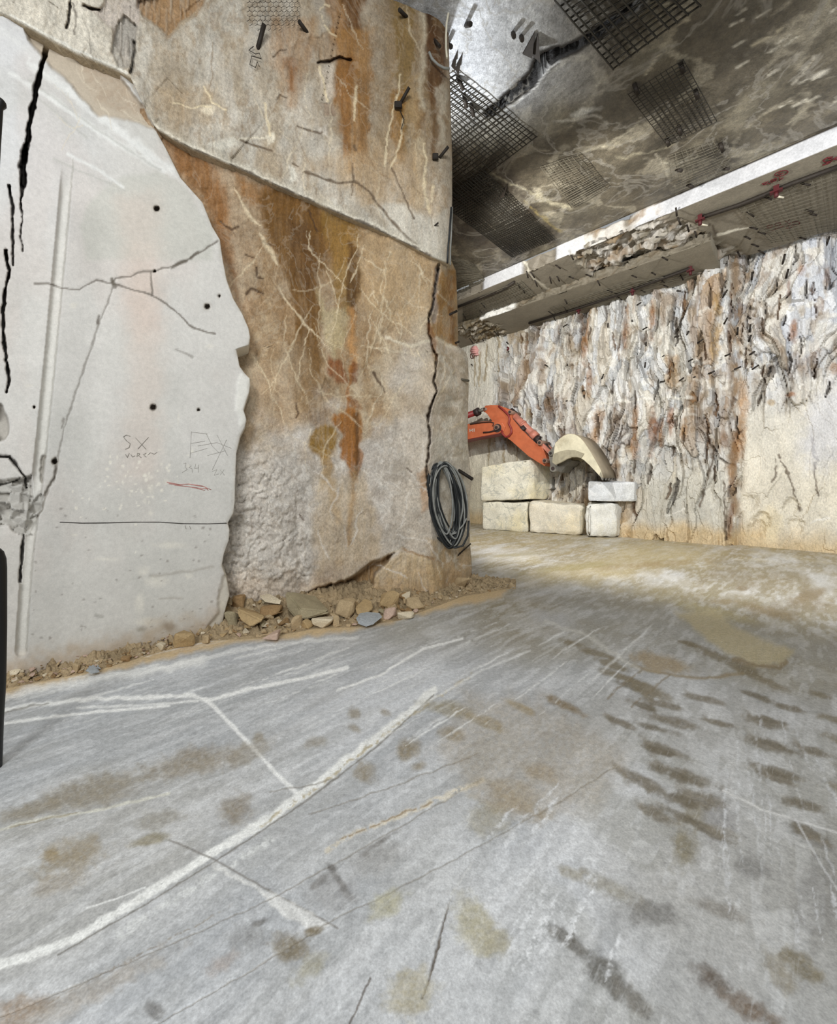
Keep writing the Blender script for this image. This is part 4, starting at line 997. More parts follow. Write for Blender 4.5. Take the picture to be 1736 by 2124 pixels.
# upper beam step: sawn riser with front light painted white into its colour, and soffit
tt_ = np.concatenate([np.linspace(-9, -.8, 30), np.linspace(-.7, 8.6, 330), np.linspace(8.8, 14, 20)])
riser = np.linspace(0, 1, 14)
sof = np.linspace(0, 3.3, 116)[1:]
T = np.tile(tt_, (len(riser) + len(sof), 1))
Qb = np.concatenate([np.zeros(14), sof])[:, None] + 0 * T
Zb = np.concatenate([ZC + .03 + (Z1 - ZC - .03) * riser, np.full(len(sof), Z1)])[:, None] + 0 * T
pathq = np.concatenate([-(1 - riser) * .3, sof])[:, None] + 0 * T
X = A0[0] + DV.x * T - MV.x * Qb; Y = A0[1] + DV.y * T - MV.y * Qb
PX, PY = project(X, Y, Zb)
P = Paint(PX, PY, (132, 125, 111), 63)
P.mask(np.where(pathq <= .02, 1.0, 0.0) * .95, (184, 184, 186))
jag = (fbm(T * 6, T * 0, 5, 4) - .5) * .25
brk = sstep(1.7, 2.0, T + jag + .25 * pathq) * sstep(3.35, 3.2, T + jag)
brk2 = np.clip(sstep(2.2, 2.32, T + jag) * sstep(3.1, 3.0, T + jag) + sstep(3.55, 3.65, T + jag) * sstep(4.3, 4.2, T + jag) + sstep(5.1, 5.2, T), 0, 1)
P.mask(np.where(pathq <= .02, brk2, 0) * .95, (112, 104, 90))
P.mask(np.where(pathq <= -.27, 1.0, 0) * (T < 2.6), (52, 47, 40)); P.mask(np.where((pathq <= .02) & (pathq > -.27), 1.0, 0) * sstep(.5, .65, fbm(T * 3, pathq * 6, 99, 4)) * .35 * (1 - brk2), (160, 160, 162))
fz, _ = facets(T * 3.5, pathq * 3.2, 5, 1.2); fz2, _ = facets(T * 9, pathq * 8, 6, 1.2)
P.mask(brk * sstep(.3, .6, fbm(T * 6, pathq * 6, 15, 4)) * .6, (206, 202, 196)); P.mask(brk * sstep(.5, .7, fbm(T * 5 + 4, pathq * 5, 25, 4)) * .7, (120, 96, 64))
rz = brk * (.10 + .22 * fz + .08 * fz2)
Zb = Zb + np.where(pathq > 0, rz * .8 + .008 * (fbm(T * 5, pathq * 5, 8, 3) - .5), 0)
back = np.where(pathq <= .02, brk2 * (.06 + .10 * fz) - 0.0, 0)
X = X - MV.x * np.maximum(back, 0); Y = Y - MV.y * np.maximum(back, 0)
P.line([(1180, 520), (1200, 560)], 3, (110, 104, 92), .6); P.line([(1086, 540), (1095, 565), (1120, 590), (1150, 608)], 4, (206, 200, 184), .8, .2); P.line([(1118, 540), (1150, 552)], 3, (96, 88, 76), .7, .2); P.line([(1462, 452), (1488, 488)], 4, (76, 66, 54), .9, .1, h=0)
P.line([(1490, 488), (1530, 476), (1556, 470)], 4, (226, 222, 208), .9)
P.line([(1300, 470), (1300, 471)], 2, (226, 222, 208), .2)
tag(grid_mesh('trim_1', X, Y, Zb, P.c, M_SOFFIT), 'stepped rock beam under the ceiling, front light painted white on its sawn riser', 'rock beam', kind='structure')

# lower beam, hanging under the upper soffit left of the corner
B0 = np.array((5.675, 10.4))
def lower_line(t): return B0[0] + DV.x * t, B0[1] + DV.y * t
t_end = -1.18
tt_ = np.concatenate([[t_end] * 1, np.linspace(t_end, 5.4, 250), np.linspace(5.6, 10, 20)])
sof = np.linspace(0, 1.95, 66)
riser = np.linspace(0, 1, 12)
T = np.tile(tt_, (len(riser) + len(sof) - 1, 1))
Qb = np.concatenate([np.zeros(12), sof[1:]])[:, None] + 0 * T
Zb = np.concatenate([Z1 + .05 + (Z2 - Z1 - .05) * riser, np.full(len(sof) - 1, Z2)])[:, None] + 0 * T
pathq = np.concatenate([-(1 - riser) * .25, sof[1:]])[:, None] + 0 * T
X = B0[0] + DV.x * T - MV.x * Qb; Y = B0[1] + DV.y * T - MV.y * Qb
PX, PY = project(X, Y, Zb)
P = Paint(PX, PY, (136, 129, 114), 73)
fz, _ = facets(T * 3.2, pathq * 3.5, 55, 1.2); fz2, _ = facets(T * 9, pathq * 9, 56, 1.2)
frnt = np.where(pathq <= .02, 1.0, 0.0)
P.mask(frnt * sstep(.4, .6, fbm(T * 4, pathq * 6, 35, 4)) * .5, (132, 124, 108)); P.mask(frnt * sstep(.55, .7, fbm(T * 5, pathq * 5, 45, 4)) * .6, (118, 96, 66))
white = sstep(2.35, 2.45, T) * sstep(3.5, 3.3, T) * frnt; P.mask(white * .8, (228, 226, 220))
hole = sstep(3.2, 3.4, T + (fbm(T * 5, pathq * 5, 65, 3) - .5) * .6) * sstep(4.4, 4.2, T)
P.mask(hole * .8 * sstep(.35, .6, fbm(T * 7, pathq * 7, 75, 4)), (128, 110, 78)); P.mask(hole * .6 * sstep(.55, .7, fbm(T * 7 + 3, pathq * 7, 85, 4)), (214, 208, 196))
Zb = Zb + np.where(pathq > 0, hole * (.06 + .15 * fz + .07 * fz2), 0)
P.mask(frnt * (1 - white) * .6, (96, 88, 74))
sh = frnt * (.10 * fz + .05 * fz2) * np.where(pathq < -.22, 0, 1)
X = X - MV.x * sh; Y = Y - MV.y * sh
Zb[:, 0] = Z1 + .06                       # closing end face
tag(grid_mesh('trim_2', X, Y, Zb, P.c, M_SOFFIT), 'lower rough rock beam meeting the back wall', 'rock beam', kind='structure')

# ------------------------------------------------------------------ plane helpers for the fixings
def on_z(px, py, z):
    d = (z - EYE) * F / (HY - py)
    return Vector(ray(px, py, d))
def on_back(px, py, out=0.0):
    u = (px - CX) / F
    tau = (W0[0] - u * W0[1]) / (u + 1.036)
    off = .42 * float(corner(np.array(tau))) + .05 + out
    b = Vector((W0[0] + DV.x * tau + MV.x * off, W0[1] + tau + MV.y * off, 0))
    # re-solve depth on the shifted plane
    n = MV; p0 = b
    dirv = Vector((u, 1, 0)); k = n.dot(p0) / n.dot(dirv)
    return Vector(ray(px, py, k))
def on_upper(px, py, out=0.0): return Vector(ray(px, py, float(B_D(np.array(float(px)), np.array(float(py)))) - out))
def on_middle(px, py, out=0.0): return Vector(ray(px, py, float(c_depth(np.array(float(px)), np.array(float(py)))) - out))
def on_left(px, py, out=0.0): return Vector(ray(px, py, float(a_depth(np.array(float(px)))) - out))

# ------------------------------------------------------------------ marble blocks
def rough_block(name, foot, z0, z1, mat, label, group=None, seed=0, bev=.06, amp=.035, base=None):
    """foot: (px, depth) footprint, z0/z1: bottom and top heights at each footprint corner."""
    pts = [Vector(((px - CX) / F * d, d, 0)) for px, d in foot]
    c = sum(pts, Vector()) / len(pts); c.z = min(z0)
    bm = bmesh.new()
    lo = [bm.verts.new(p - c + Vector((0, 0, z))) for p, z in zip(pts, z0)]
    hi = [bm.verts.new(p - c + Vector((0, 0, z))) for p, z in zip(pts, z1)]
    bm.faces.new(lo[::-1]); bm.faces.new(hi)
    for i in range(len(pts)):
        j = (i + 1) % len(pts); bm.faces.new((lo[i], lo[j], hi[j], hi[i]))
    bmesh.ops.recalc_face_normals(bm, faces=bm.faces)
    bmesh.ops.bevel(bm, geom=list(bm.edges), offset=bev, segments=2, profile=.6, affect='EDGES')
    bmesh.ops.triangulate(bm, faces=bm.faces)
    for _ in range(4):
        long_ = [e for e in bm.edges if e.calc_length() > .12]
        if not long_: break
        bmesh.ops.subdivide_edges(bm, edges=long_, cuts=1)
        bmesh.ops.triangulate(bm, faces=[f for f in bm.faces if len(f.verts) > 3])
    zmin = min(z0)
    for v in bm.verts:
        p = v.co + Vector((seed * 3.1, seed, 0))
        k = mnoise.noise(p * 1.7) * amp + mnoise.noise(p * 5) * amp * .5 + mnoise.noise(p * 13) * amp * .22
        v.co += v.normal * k
        v.co.z = max(v.co.z, 0.0)
    o = finish(name, bm, mat, smooth=True, loc=c)
    return tag(o, label, 'marble block', group)

G_BL = 'rough marble blocks by the back wall'
rough_block('marble_block', [(1001, 14.0), (1095, 13.25), (1104, 14.2), (1012, 15.0)], [0, 0, 0, 0], [.98, 1.0, 1.0, .98], M_BLOCK['cream'], 'yellowish marble block at the left end of the bottom row on the floor', G_BL, 1)
rough_block('marble_block', [(1097, 13.12), (1209, 12.42), (1216, 13.3), (1108, 14.1)], [0, 0, 0, 0], [1.06, .98, 1.0, 1.06], M_BLOCK['pale'], 'long rounded cream block on the floor, middle one of the bottom row', G_BL, 2, .12, .05)
rough_block('marble_block', [(1213, 12.05), (1232, 11.94), (1278, 11.9), (1300, 12.5), (1296, 13.2), (1222, 13.2)], [0] * 6, [.98, 1.08, 1.08, 1.0, 1.05, 1.05], M_BLOCK['white'], 'squat white block on the floor carrying a flat grey-white slab', G_BL, 3, .14, .06)
rough_block('marble_block', [(1220, 12.0), (1316, 11.72), (1323, 12.0), (1318, 12.9), (1226, 13.1)], [1.11, 1.11, 1.11, 1.11, 1.11], [1.72, 1.70, 1.70, 1.72, 1.74], M_BLOCK['cool'], 'flat grey-white slab on top of the squat block below the bucket tip', G_BL, 4, .05, .03)
rough_block('marble_block', [(998, 13.95), (1098, 13.35), (1108, 13.4), (1143, 14.0), (1140, 14.9), (1008, 15.2)], [1.03, 1.11, 1.11, 1.10, 1.11, 1.03], [2.24, 2.50, 2.50, 2.30, 2.4, 2.24], M_BLOCK['cream'], 'biggest marble block, lying on top of the bottom row below the orange arm', G_BL, 5, .05, .04)

# ------------------------------------------------------------------ excavator
EP = Vector((.76, -.65, 0)).normalized(); EW = Vector((.65, .76, 0)).normalized()
E_PIN = Vector(ray(1147, 970, 12.95))
def ex(px, py, w=0.0):              # point on the machine's own vertical plane, w metres across its width
    p0 = E_PIN + EW * w
    u = (px - CX) / F
    n = EW
    k = n.dot(Vector((p0.x, p0.y, 0))) / n.dot(Vector((u, 1, 0)))
    return Vector(ray(px, py, k))
EX_ORIGIN = Vector((ex(760, 900).x - 1.6, ex(760, 900).y + 1.4, 0))
machine = empty('excavator', EX_ORIGIN, 'orange excavator reaching over the marble blocks with a curved pale bucket', 'excavator')
def mpart(name, bm, mats, parent=machine, smooth=False):
    me_o = finish(name, bm, mats, None, smooth)
    me_o.parent = parent
    base = EX_ORIGIN
    for v in me_o.data.vertices: v.co -= base
    return me_o
def plate(bm, pts, w0, w1, ref=0.0, mi=0, bev=0.0):
    """prism with the traced outline on the plane at offset ref, spanning w0..w1 across the machine."""
    prof = [ex(px, py, ref) for px, py in pts]
    lo = [bm.verts.new(p + EW * (w0 - ref)) for p in prof]
    hi = [bm.verts.new(p + EW * (w1 - ref)) for p in prof]
    fs = [bm.faces.new(lo[::-1]), bm.faces.new(hi)]
    for i in range(len(prof)):
        j = (i + 1) % len(prof); fs.append(bm.faces.new((lo[i], lo[j], hi[j], hi[i])))
    for f in fs: f.material_index = mi
    if bev:
        es = list({e for f in fs[:2] for e in f.edges})
        bmesh.ops.bevel(bm, geom=es, offset=bev, segments=2, profile=.5, affect='EDGES')
def pin(bm, px, py, r_px, w0, w1, ref, mi=0):
    c = ex(px, py, ref); r = r_px / F * c.y
    tube(bm, [c + EW * (w0 - ref), c + EW * (w1 - ref)], r, 16, mi=mi)
SW = .26                            # half widths of stick, boom and bucket
BW = .30
KW = .72
bm = bmesh.new(); plate(bm, [(1042, 876), (1048, 886), (1044, 895), (1034, 899), (1000, 905), (975, 910), (760, 955), (740, 900), (860, 885), (975, 879), (1000, 874.5), (1024, 873)], -BW, BW, -BW, bev=.03)
boom = mpart('boom', bm, M_ORANGE)
bm = bmesh.new(); plate(bm, [(1040, 896), (1034, 899.6), (975, 911), (760, 957), (758, 949), (975, 904.5), (1000, 900)], -BW + .02, BW - .02, -BW); mpart('boom_underplate', bm, M_REDPAINT, boom)
bm = bmesh.new(); tube(bm, [ex(px, py, -BW - .05) for px, py in ((975, 880), (985, 878), (1000, 876), (1018, 875), (1024, 877), (1022, 884))], .018, 6); tube(bm, [ex(px, py, -BW - .05) for px, py in ((1002, 897), (1015, 896), (1030, 892), (1036, 888))], .025, 6); mpart('hydraulic_pipe', bm, M_DARK, boom)
# the lettering near the end of the boom
def letter(bm, strokes, w):
    for a_, b_ in strokes:
        p, q_ = ex(*a_, -BW - .006), ex(*b_, -BW - .006)
        t = (q_ - p).normalized(); n_ = t.cross(EW).normalized() * w
        vs4 = [bm.verts.new(v) for v in (p - n_, p + n_, q_ + n_, q_ - n_)]; f4 = bm.faces.new(vs4)
        bmesh.ops.extrude_face_region(bm, geom=[f4]); 
bm = bmesh.new(); letter(bm, [((974.4, 889.8), (974.7, 896.2)), ((979.4, 889.2), (979.7, 895.6)), ((974.6, 893.0), (979.6, 892.4)), ((983.2, 888.8), (983.5, 895.2))], .018)
lt = mpart('boom_lettering', bm, M_WHITE, boom); lt['label'] = 'white letters HI'
yaw = math.atan2(EP.y, EP.x)
STICK = [(1001, 850), (1003, 845), (1007, 841), (1018, 840), (1031, 840), (1040, 843), (1048, 847), (1057, 849), (1062, 853), (1061, 860), (1060, 867), (1075, 884), (1092, 902), (1110, 920), (1119, 923), (1124, 926), (1130, 940), (1135, 954), (1134, 961), (1129, 967), (1118, 960), (1096, 946), (1078, 930), (1060, 914), (1046, 904), (1034, 896), (1020, 872), (1011, 857), (1003, 854)]
bm = bmesh.new(); plate(bm, STICK, -SW, SW, -SW, bev=.025); stick = mpart('stick', bm, M_ORANGE)
for px, py, r_ in ((1004.5, 848, 3.2), (1057.5, 854.5, 4.4), (1029.5, 886.5, 5.6), (1119, 918, 5.2), (1129.5, 955.5, 5.0)):
    bm = bmesh.new(); pin(bm, px, py, r_, -SW - .1, SW + .1, -SW - .1, 0); pin(bm, px, py, r_ * .55, -SW - .13, -SW - .08, -SW - .1, 1)
    mpart('pivot_pin', bm, [M_PIN, M_DARK], stick)
bm = bmesh.new(); pin(bm, 1032, 888, 9, -BW - .02, BW + .02, -BW); mpart('pivot_boss', bm, M_DARK, boom)
bm = bmesh.new(); tube(bm, [ex(px, py, -SW - .06) for px, py in ((1034, 842), (1044, 850), (1054, 860), (1057, 868), (1055, 878), (1060, 888), (1061, 897), (1056, 904), (1049, 906.5), (1043, 901), (1040, 892))], .035, 6); mpart('hydraulic_hose', bm, M_REDPAINT, stick)
bm = bmesh.new(); tube(bm, [ex(1057.5, 854.5), ex(1066, 862)], .17, 12); mpart('cylinder_foot', bm, M_DARK, stick)
bm = bmesh.new(); tube(bm, [ex(1065, 861.5), ex(1111, 907)], .135, 14, mi=0); tube(bm, [ex(1103, 899), ex(1112, 908)], .165, 14, mi=0); tube(bm, [ex(1083, 879), ex(1085.5, 881.5)], .155, 14, mi=0); cyl = mpart('bucket_cylinder', bm, M_PINKSTEEL, machine)
bm = bmesh.new(); tube(bm, [ex(1111, 907), ex(1119, 918)], .11, 12); tube(bm, [ex(1114, 908), ex(1120, 911)], .10, 8); mpart('cylinder_rod', bm, M_DARK, cyl)
bm = bmesh.new(); tube(bm, [ex(px, py, -.12) for px, py in ((1063, 870), (1078, 886), (1100, 909), (1112, 922))], .05, 6); tube(bm, [ex(1082, 886, -.16), ex(1088, 893, -.16)], .1, 8); mpart('hydraulic_line', bm, M_DARK, cyl)
bm = bmesh.new()
tube(bm, [ex(1004.5, 848.5), ex(993, 853)], .07, 10, mi=1); tube(bm, [ex(994, 852.5), ex(986, 857)], .15, 12, mi=2); tube(bm, [ex(990, 854.5), ex(880, 893)], .115, 12, mi=0); tube(bm, [ex(992, 849), ex(986, 851.5)], .06, 8, mi=2)
mpart('arm_cylinder', bm, [M_REDPAINT, M_STEEL, M_DARK])
bm = bmesh.new(); plate(bm, [(1121, 916), (1127, 921), (1144, 937), (1142, 944), (1136, 941), (1122, 925)], -SW + .02, -SW + .12, -SW); plate(bm, [(1121, 916), (1127, 921), (1144, 937), (1142, 944), (1136, 941), (1122, 925)], SW - .12, SW - .02, -SW)
linkb = mpart('bucket_link', bm, M_PINKSTEEL)
bm = bmesh.new(); plate(bm, [(1126, 917), (1134, 920), (1136, 926), (1146, 936), (1146, 940), (1128, 930)], -.1, .1, 0); plate(bm, [(1124, 928), (1132, 934), (1138, 948), (1143, 958), (1138, 962), (1130, 945)], -.12, .12, 0); mpart('link_brace', bm, M_DARK, linkb)
# bucket
SIDE = [(1151, 920), (1159.5, 911.5), (1169, 904), (1176, 901), (1184, 900), (1191, 901), (1198, 904.5), (1204, 909), (1210, 915.5), (1218, 927), (1225, 938), (1232, 950), (1240, 964), (1246, 975), (1250, 990.5), (1248, 992), (1238, 981), (1224, 966), (1211, 953), (1204, 950), (1197, 948), (1186, 948), (1175, 952), (1162, 960), (1152.5, 964), (1146, 959), (1148, 942)]
bm = bmesh.new(); plate(bm, SIDE, -KW, -KW + .05, -KW, bev=.01); plate(bm, SIDE, KW - .05, KW, -KW)
bucket = mpart('bucket', bm, M_BUCKET)
bm = bmesh.new()
outer = [ex(px, py, -KW) for px, py in SIDE[:15]]
cen = ex(1195, 960, -KW)
rows_ = []
for p in outer:
    inn = p + (cen - p).normalized() * .06
    out_ = p + (p - cen).normalized() * .015
    rows_.append([bm.verts.new(out_ + EW * .012), bm.verts.new(out_ + EW * (2 * KW - .012)), bm.verts.new(inn + EW * (2 * KW - .012)), bm.verts.new(inn + EW * .012)])
for a_, b_ in zip(rows_[:-1], rows_[1:]):
    for k in range(4):
        f = bm.faces.new((a_[k], a_[(k + 1) % 4], b_[(k + 1) % 4], b_[k])); f.smooth = k in (0, 2)
bm.faces.new(rows_[0][::-1]); bm.faces.new(rows_[-1])
mpart('back_shell', bm, M_BUCKETBACK, bucket)
bm = bmesh.new()
band = [(1148, 942), (1160, 937), (1176, 933), (1194, 934), (1212, 941), (1206, 950), (1197, 948), (1186, 948), (1175, 952), (1162, 960), (1152.5, 964), (1146, 959)]
plate(bm, band, -KW - .03, -KW, -KW); mpart('side_wear_plate', bm, M_WEAR, bucket)
for k in range(5):
    bm = bmesh.new()
    w = -KW + .06 + k * (2 * KW - .12) / 4
    plate(bm, [(1246, 978), (1250, 991), (1248.5, 996), (1243, 985)], w - .06, w + .06, -KW); mpart('tooth', bm, M_STEEL, bucket)
for s in (-1, 1):
    bm = bmesh.new(); w = s * .30
    plate(bm, [(1142, 933), (1150, 924), (1154, 918), (1160, 930), (1160, 955), (1154, 968), (1152, 975), (1146, 977), (1141, 973), (1141, 962), (1138, 945)], w - .04, w + .04, -.34); mpart('mounting_ear', bm, M_STEEL, bucket)
bm = bmesh.new(); plate(bm, [(1150, 972), (1156, 962), (1168, 955), (1180, 952), (1184, 955), (1176, 962), (1170, 966), (1160, 980), (1153, 976)], -.2, .55, -.34); mpart('inner_gusset', bm, M_STEEL, bucket)
for px, py, r_, w in ((1142, 940, 5.2, .42), (1147, 971.5, 7.2, .44)):
    bm = bmesh.new(); pin(bm, px, py, r_, -w, w, -w, 0); pin(bm, px, py, r_ * .5, -w - .03, -w + .02, -w, 1)
    mpart('bucket_pin', bm, [M_STEEL, M_DARK], bucket)
# machine body behind the pillar
R3 = Matrix.Rotation(yaw, 3, 'Z')
def local(c): return EX_ORIGIN + EP * c[0] + EW * c[1] + Vector((0, 0, c[2]))
bm = bmesh.new(); box(bm, local((-.2, .1, 1.75)), (3.4, 2.6, 1.3), R3); bmesh.ops.bevel(bm, geom=list(bm.edges), offset=.1, segments=2, affect='EDGES'); body = mpart('house', bm, M_ORANGE)
bm = bmesh.new(); box(bm, local((.9, -.85, 2.75)), (1.4, .95, 1.3), R3); bmesh.ops.bevel(bm, geom=list(bm.edges), offset=.08, segments=2, affect='EDGES'); mpart('cab', bm, M_DARK, body)
for s in (-1, 1):
    bm = bmesh.new(); box(bm, local((0, s * 1.1, .48)), (4.0, .55, .92), R3); bmesh.ops.bevel(bm, geom=list(bm.edges), offset=.25, segments=3, affect='EDGES')
    for v in bm.verts: v.co.z = max(v.co.z, .005)
    mpart('crawler_track', bm, M_DARK)
bm = bmesh.new(); tube(bm, [local((0, 0, .9)), local((0, 0, 1.2))], .7, 20); mpart('slew_ring', bm, M_DARK)
bm = bmesh.new(); tube(bm, [local((1.2, .1, 1.9)), ex(800, 920)], .32, 8); mpart('boom_foot', bm, M_ORANGE)

# ------------------------------------------------------------------ rubble
TOE = [(-700, 1560), (-300, 1470), (-40, 1442), (0, 1431), (100, 1411), (200, 1392), (330, 1354), (430, 1330), (500, 1328), (560, 1324), (650, 1306), (740, 1302), (830, 1288), (880, 1268), (960, 1238), (1050, 1222)]
HM = [(-700, .1), (0, .10), (150, .09), (300, .10), (420, .13), (480, .36), (560, .30), (680, .22), (800, .2), (900, .13), (970, .1), (1050, .03)]
def mound_back(px):
    c = float(c_depth(np.array(min(max(px, 470.), 970.)), np.array(1215.))) + .25
    a = float(a_depth(np.array(float(px)))) + .05
    if px < 430: return a
    if px > 480: return c
    t = (px - 430) / 50; return a * (1 - t) + c * t
def mound_h(px, d):
    toe = EYE * F / (float(interp(TOE, px)) - HY)
    b = mound_back(px)
    t = min(max((d - toe) / max(b - toe, .05), 0), 1.0)
    return float(interp(HM, px)) * (t * t * (3 - 2 * t)) ** 1.25
def mound_hit(px, py):
    lo, hi = 2.0, mound_back(px)
    for _ in range(40):
        m = (lo + hi) / 2
        z = EYE + (HY - py) / F * m
        if z > mound_h(px, m): lo = m
        else: hi = m
    return Vector(ray(px, py, lo))
mpx = np.concatenate([np.linspace(-600, -30, 30), np.linspace(-28, 1070, 420)])
mt = np.linspace(-.05, 1.02, 46)
X = np.zeros((len(mt), len(mpx))); Y = X.copy(); Z = X.copy()
for j, px in enumerate(mpx):
    toe = EYE * F / (float(interp(TOE, px)) - HY); b = mound_back(px)
    d = toe + (b - toe) * mt
    t = np.clip(mt, 0, 1)
    Y[:, j] = d; X[:, j] = (px - CX) / F * d
    Z[:, j] = float(interp(HM, px)) * (t * t * (3 - 2 * t)) ** 1.25
fz, _ = facets(X * 14, Y * 14, 71, 1.0); fz2, _ = facets(X * 32, Y * 32, 72, 1.0)
Z += sstep(0, .3, mt)[:, None] * (.06 * fz + .03 * fz2 + .03 * (fbm(X * 9, Y * 9, 5, 3) - .5)) + .004 - .02 * (mt < 0)[:, None]
mc = np.zeros(X.shape + (3,)); mc[:] = lin((174, 153, 121))
mc *= (0.72 + .5 * fbm(X * 7, Y * 7, 12, 4))[..., None]
M_SOILV = stone('tan_rubble_earth', var=.2, fine=.3, bump=.9, bscale=34, rough=.95, vscale=3, spec=.1)
tag(grid_mesh('rubble_soil', X, Y, Z, mc, M_SOILV, flip=True), 'tan crumbled earth and grit heaped along the foot of the walls', 'soil', kind='stuff')

def stone_mesh(seed, sx, sy, sz, flat=.7, npts=14, rough_=.04):
    r = random.Random(seed)
    bm = bmesh.new()
    for _ in range(npts):
        v = Vector((r.uniform(-1, 1), r.uniform(-1, 1), r.uniform(-1, 1)))
        m = max(abs(v.x), abs(v.y), abs(v.z)); v = v / m * (.6 * 1 + .4 * v.length / 1.7)
        k = r.uniform(.86, 1)
        bm.verts.new((v.x * sx / 2 * k, v.y * sy / 2 * k, v.z * sz / 2 * k))
    res = bmesh.ops.convex_hull(bm, input=list(bm.verts))
    for v in [v for v in bm.verts if not v.link_faces]: bm.verts.remove(v)
    bmesh.ops.dissolve_limit(bm, angle_limit=.16, verts=bm.verts, edges=bm.edges)
    s = (sx + sy + sz) / 3
    bmesh.ops.bevel(bm, geom=list(bm.edges), offset=s * .05, segments=1, affect='EDGES')
    bmesh.ops.triangulate(bm, faces=bm.faces)
    bmesh.ops.subdivide_edges(bm, edges=[e for e in bm.edges if e.calc_length() > s * .35], cuts=1)
    for v in bm.verts:
        v.co += v.normal * mnoise.noise(v.co / s * 4 + Vector((seed, 0, 0))) * s * rough_
    return bm

def rock(px0, px1, y0, y1, key, label, seed, deep=.8, rot=0, hfac=1.0, npts=14):
    cx = (px0 + px1) / 2
    b = mound_hit(cx, y1 - 2)
    d = b.y
    w = (px1 - px0) / F * d * 1.18; h = (y1 - y0) / F * d * hfac * 1.12
    bm = stone_mesh(seed, w, w * deep, h, npts=npts)
    lowest = min(v.co.z for v in bm.verts)
    o = finish('rubble_stone', bm, M_ROCK[key], loc=(b.x, b.y + w * deep * .18, b.z - lowest - .008))
    o.rotation_euler = (0, 0, math.radians(rot))
    return tag(o, label, 'stone', 'loose stones at the foot of the pillar')
def hull_rock(pts3, mat, label, bev=.015):
    bm = bmesh.new()
    c = sum((Vector(p) for p in pts3), Vector()) / len(pts3); c.z = min(p[2] for p in pts3)
    for p in pts3: bm.verts.new(Vector(p) - c)
    bmesh.ops.convex_hull(bm, input=list(bm.verts))
    bmesh.ops.dissolve_limit(bm, angle_limit=.05, verts=bm.verts, edges=bm.edges)
    bmesh.ops.bevel(bm, geom=list(bm.edges), offset=bev, segments=2, affect='EDGES')
    o = finish('rubble_stone', bm, mat, loc=c)
    return tag(o, label, 'stone', 'loose stones at the foot of the pillar')
def rp(px, py, d): return Vector(ray(px, py, d - .16))
hull_rock([rp(591, 1228, 5.0), rp(596, 1262, 4.85), rp(618, 1286, 4.7), rp(622, 1262, 4.7), rp(600, 1226, 5.05), rp(655, 1236, 5.25), rp(686, 1268, 4.9), rp(682, 1274, 4.9), rp(640, 1283, 4.72), rp(640, 1262, 5.3), rp(600, 1275, 5.1)], M_ROCK['olive'], 'largest angular grey-green boulder at the foot of the pillar')
hull_rock([rp(491, 1262, 4.62), rp(496, 1286, 4.55), rp(520, 1302, 4.5), rp(545, 1288, 4.55), rp(552, 1278, 4.65), rp(528, 1268, 4.75), rp(500, 1258, 4.8), rp(540, 1272, 4.85)], M_ROCK['ochre'], 'blocky tan stone left of the largest boulder, with a flat front')
hull_rock([rp(536, 1238, 5.0), rp(548, 1250, 4.92), rp(582, 1256, 4.92), rp(586, 1244, 4.98), rp(560, 1230, 5.1), rp(538, 1230, 5.1)], M_ROCK['pale'], 'thin pale slab lying behind the blocky tan stone')
hull_rock([rp(737, 1280, 4.78), rp(741, 1296, 4.72), rp(760, 1302, 4.66), rp(776, 1296, 4.7), rp(796, 1280, 4.85), rp(788, 1270, 4.95), rp(760, 1268, 4.95), rp(744, 1272, 4.9)], M_ROCK['grey'], 'blue-grey flat stone in front of the ochre rubble')
hull_rock([rp(736, 1258, 5.0), rp(740, 1276, 4.9), rp(756, 1278, 4.88), rp(776, 1262, 5.0), rp(772, 1246, 5.15), rp(755, 1240, 5.2), rp(745, 1270, 5.1)], M_ROCK['ochre'], 'ochre faceted stone behind the blue-grey flat one')
hull_rock([rp(172, 1392, 3.58), rp(186, 1401, 3.54), rp(212, 1394, 3.58), rp(208, 1384, 3.66), rp(196, 1375, 3.7), rp(182, 1382, 3.66)], M_ROCK['grey'], 'small blue-grey stone on the sandy strip below the smooth wall')
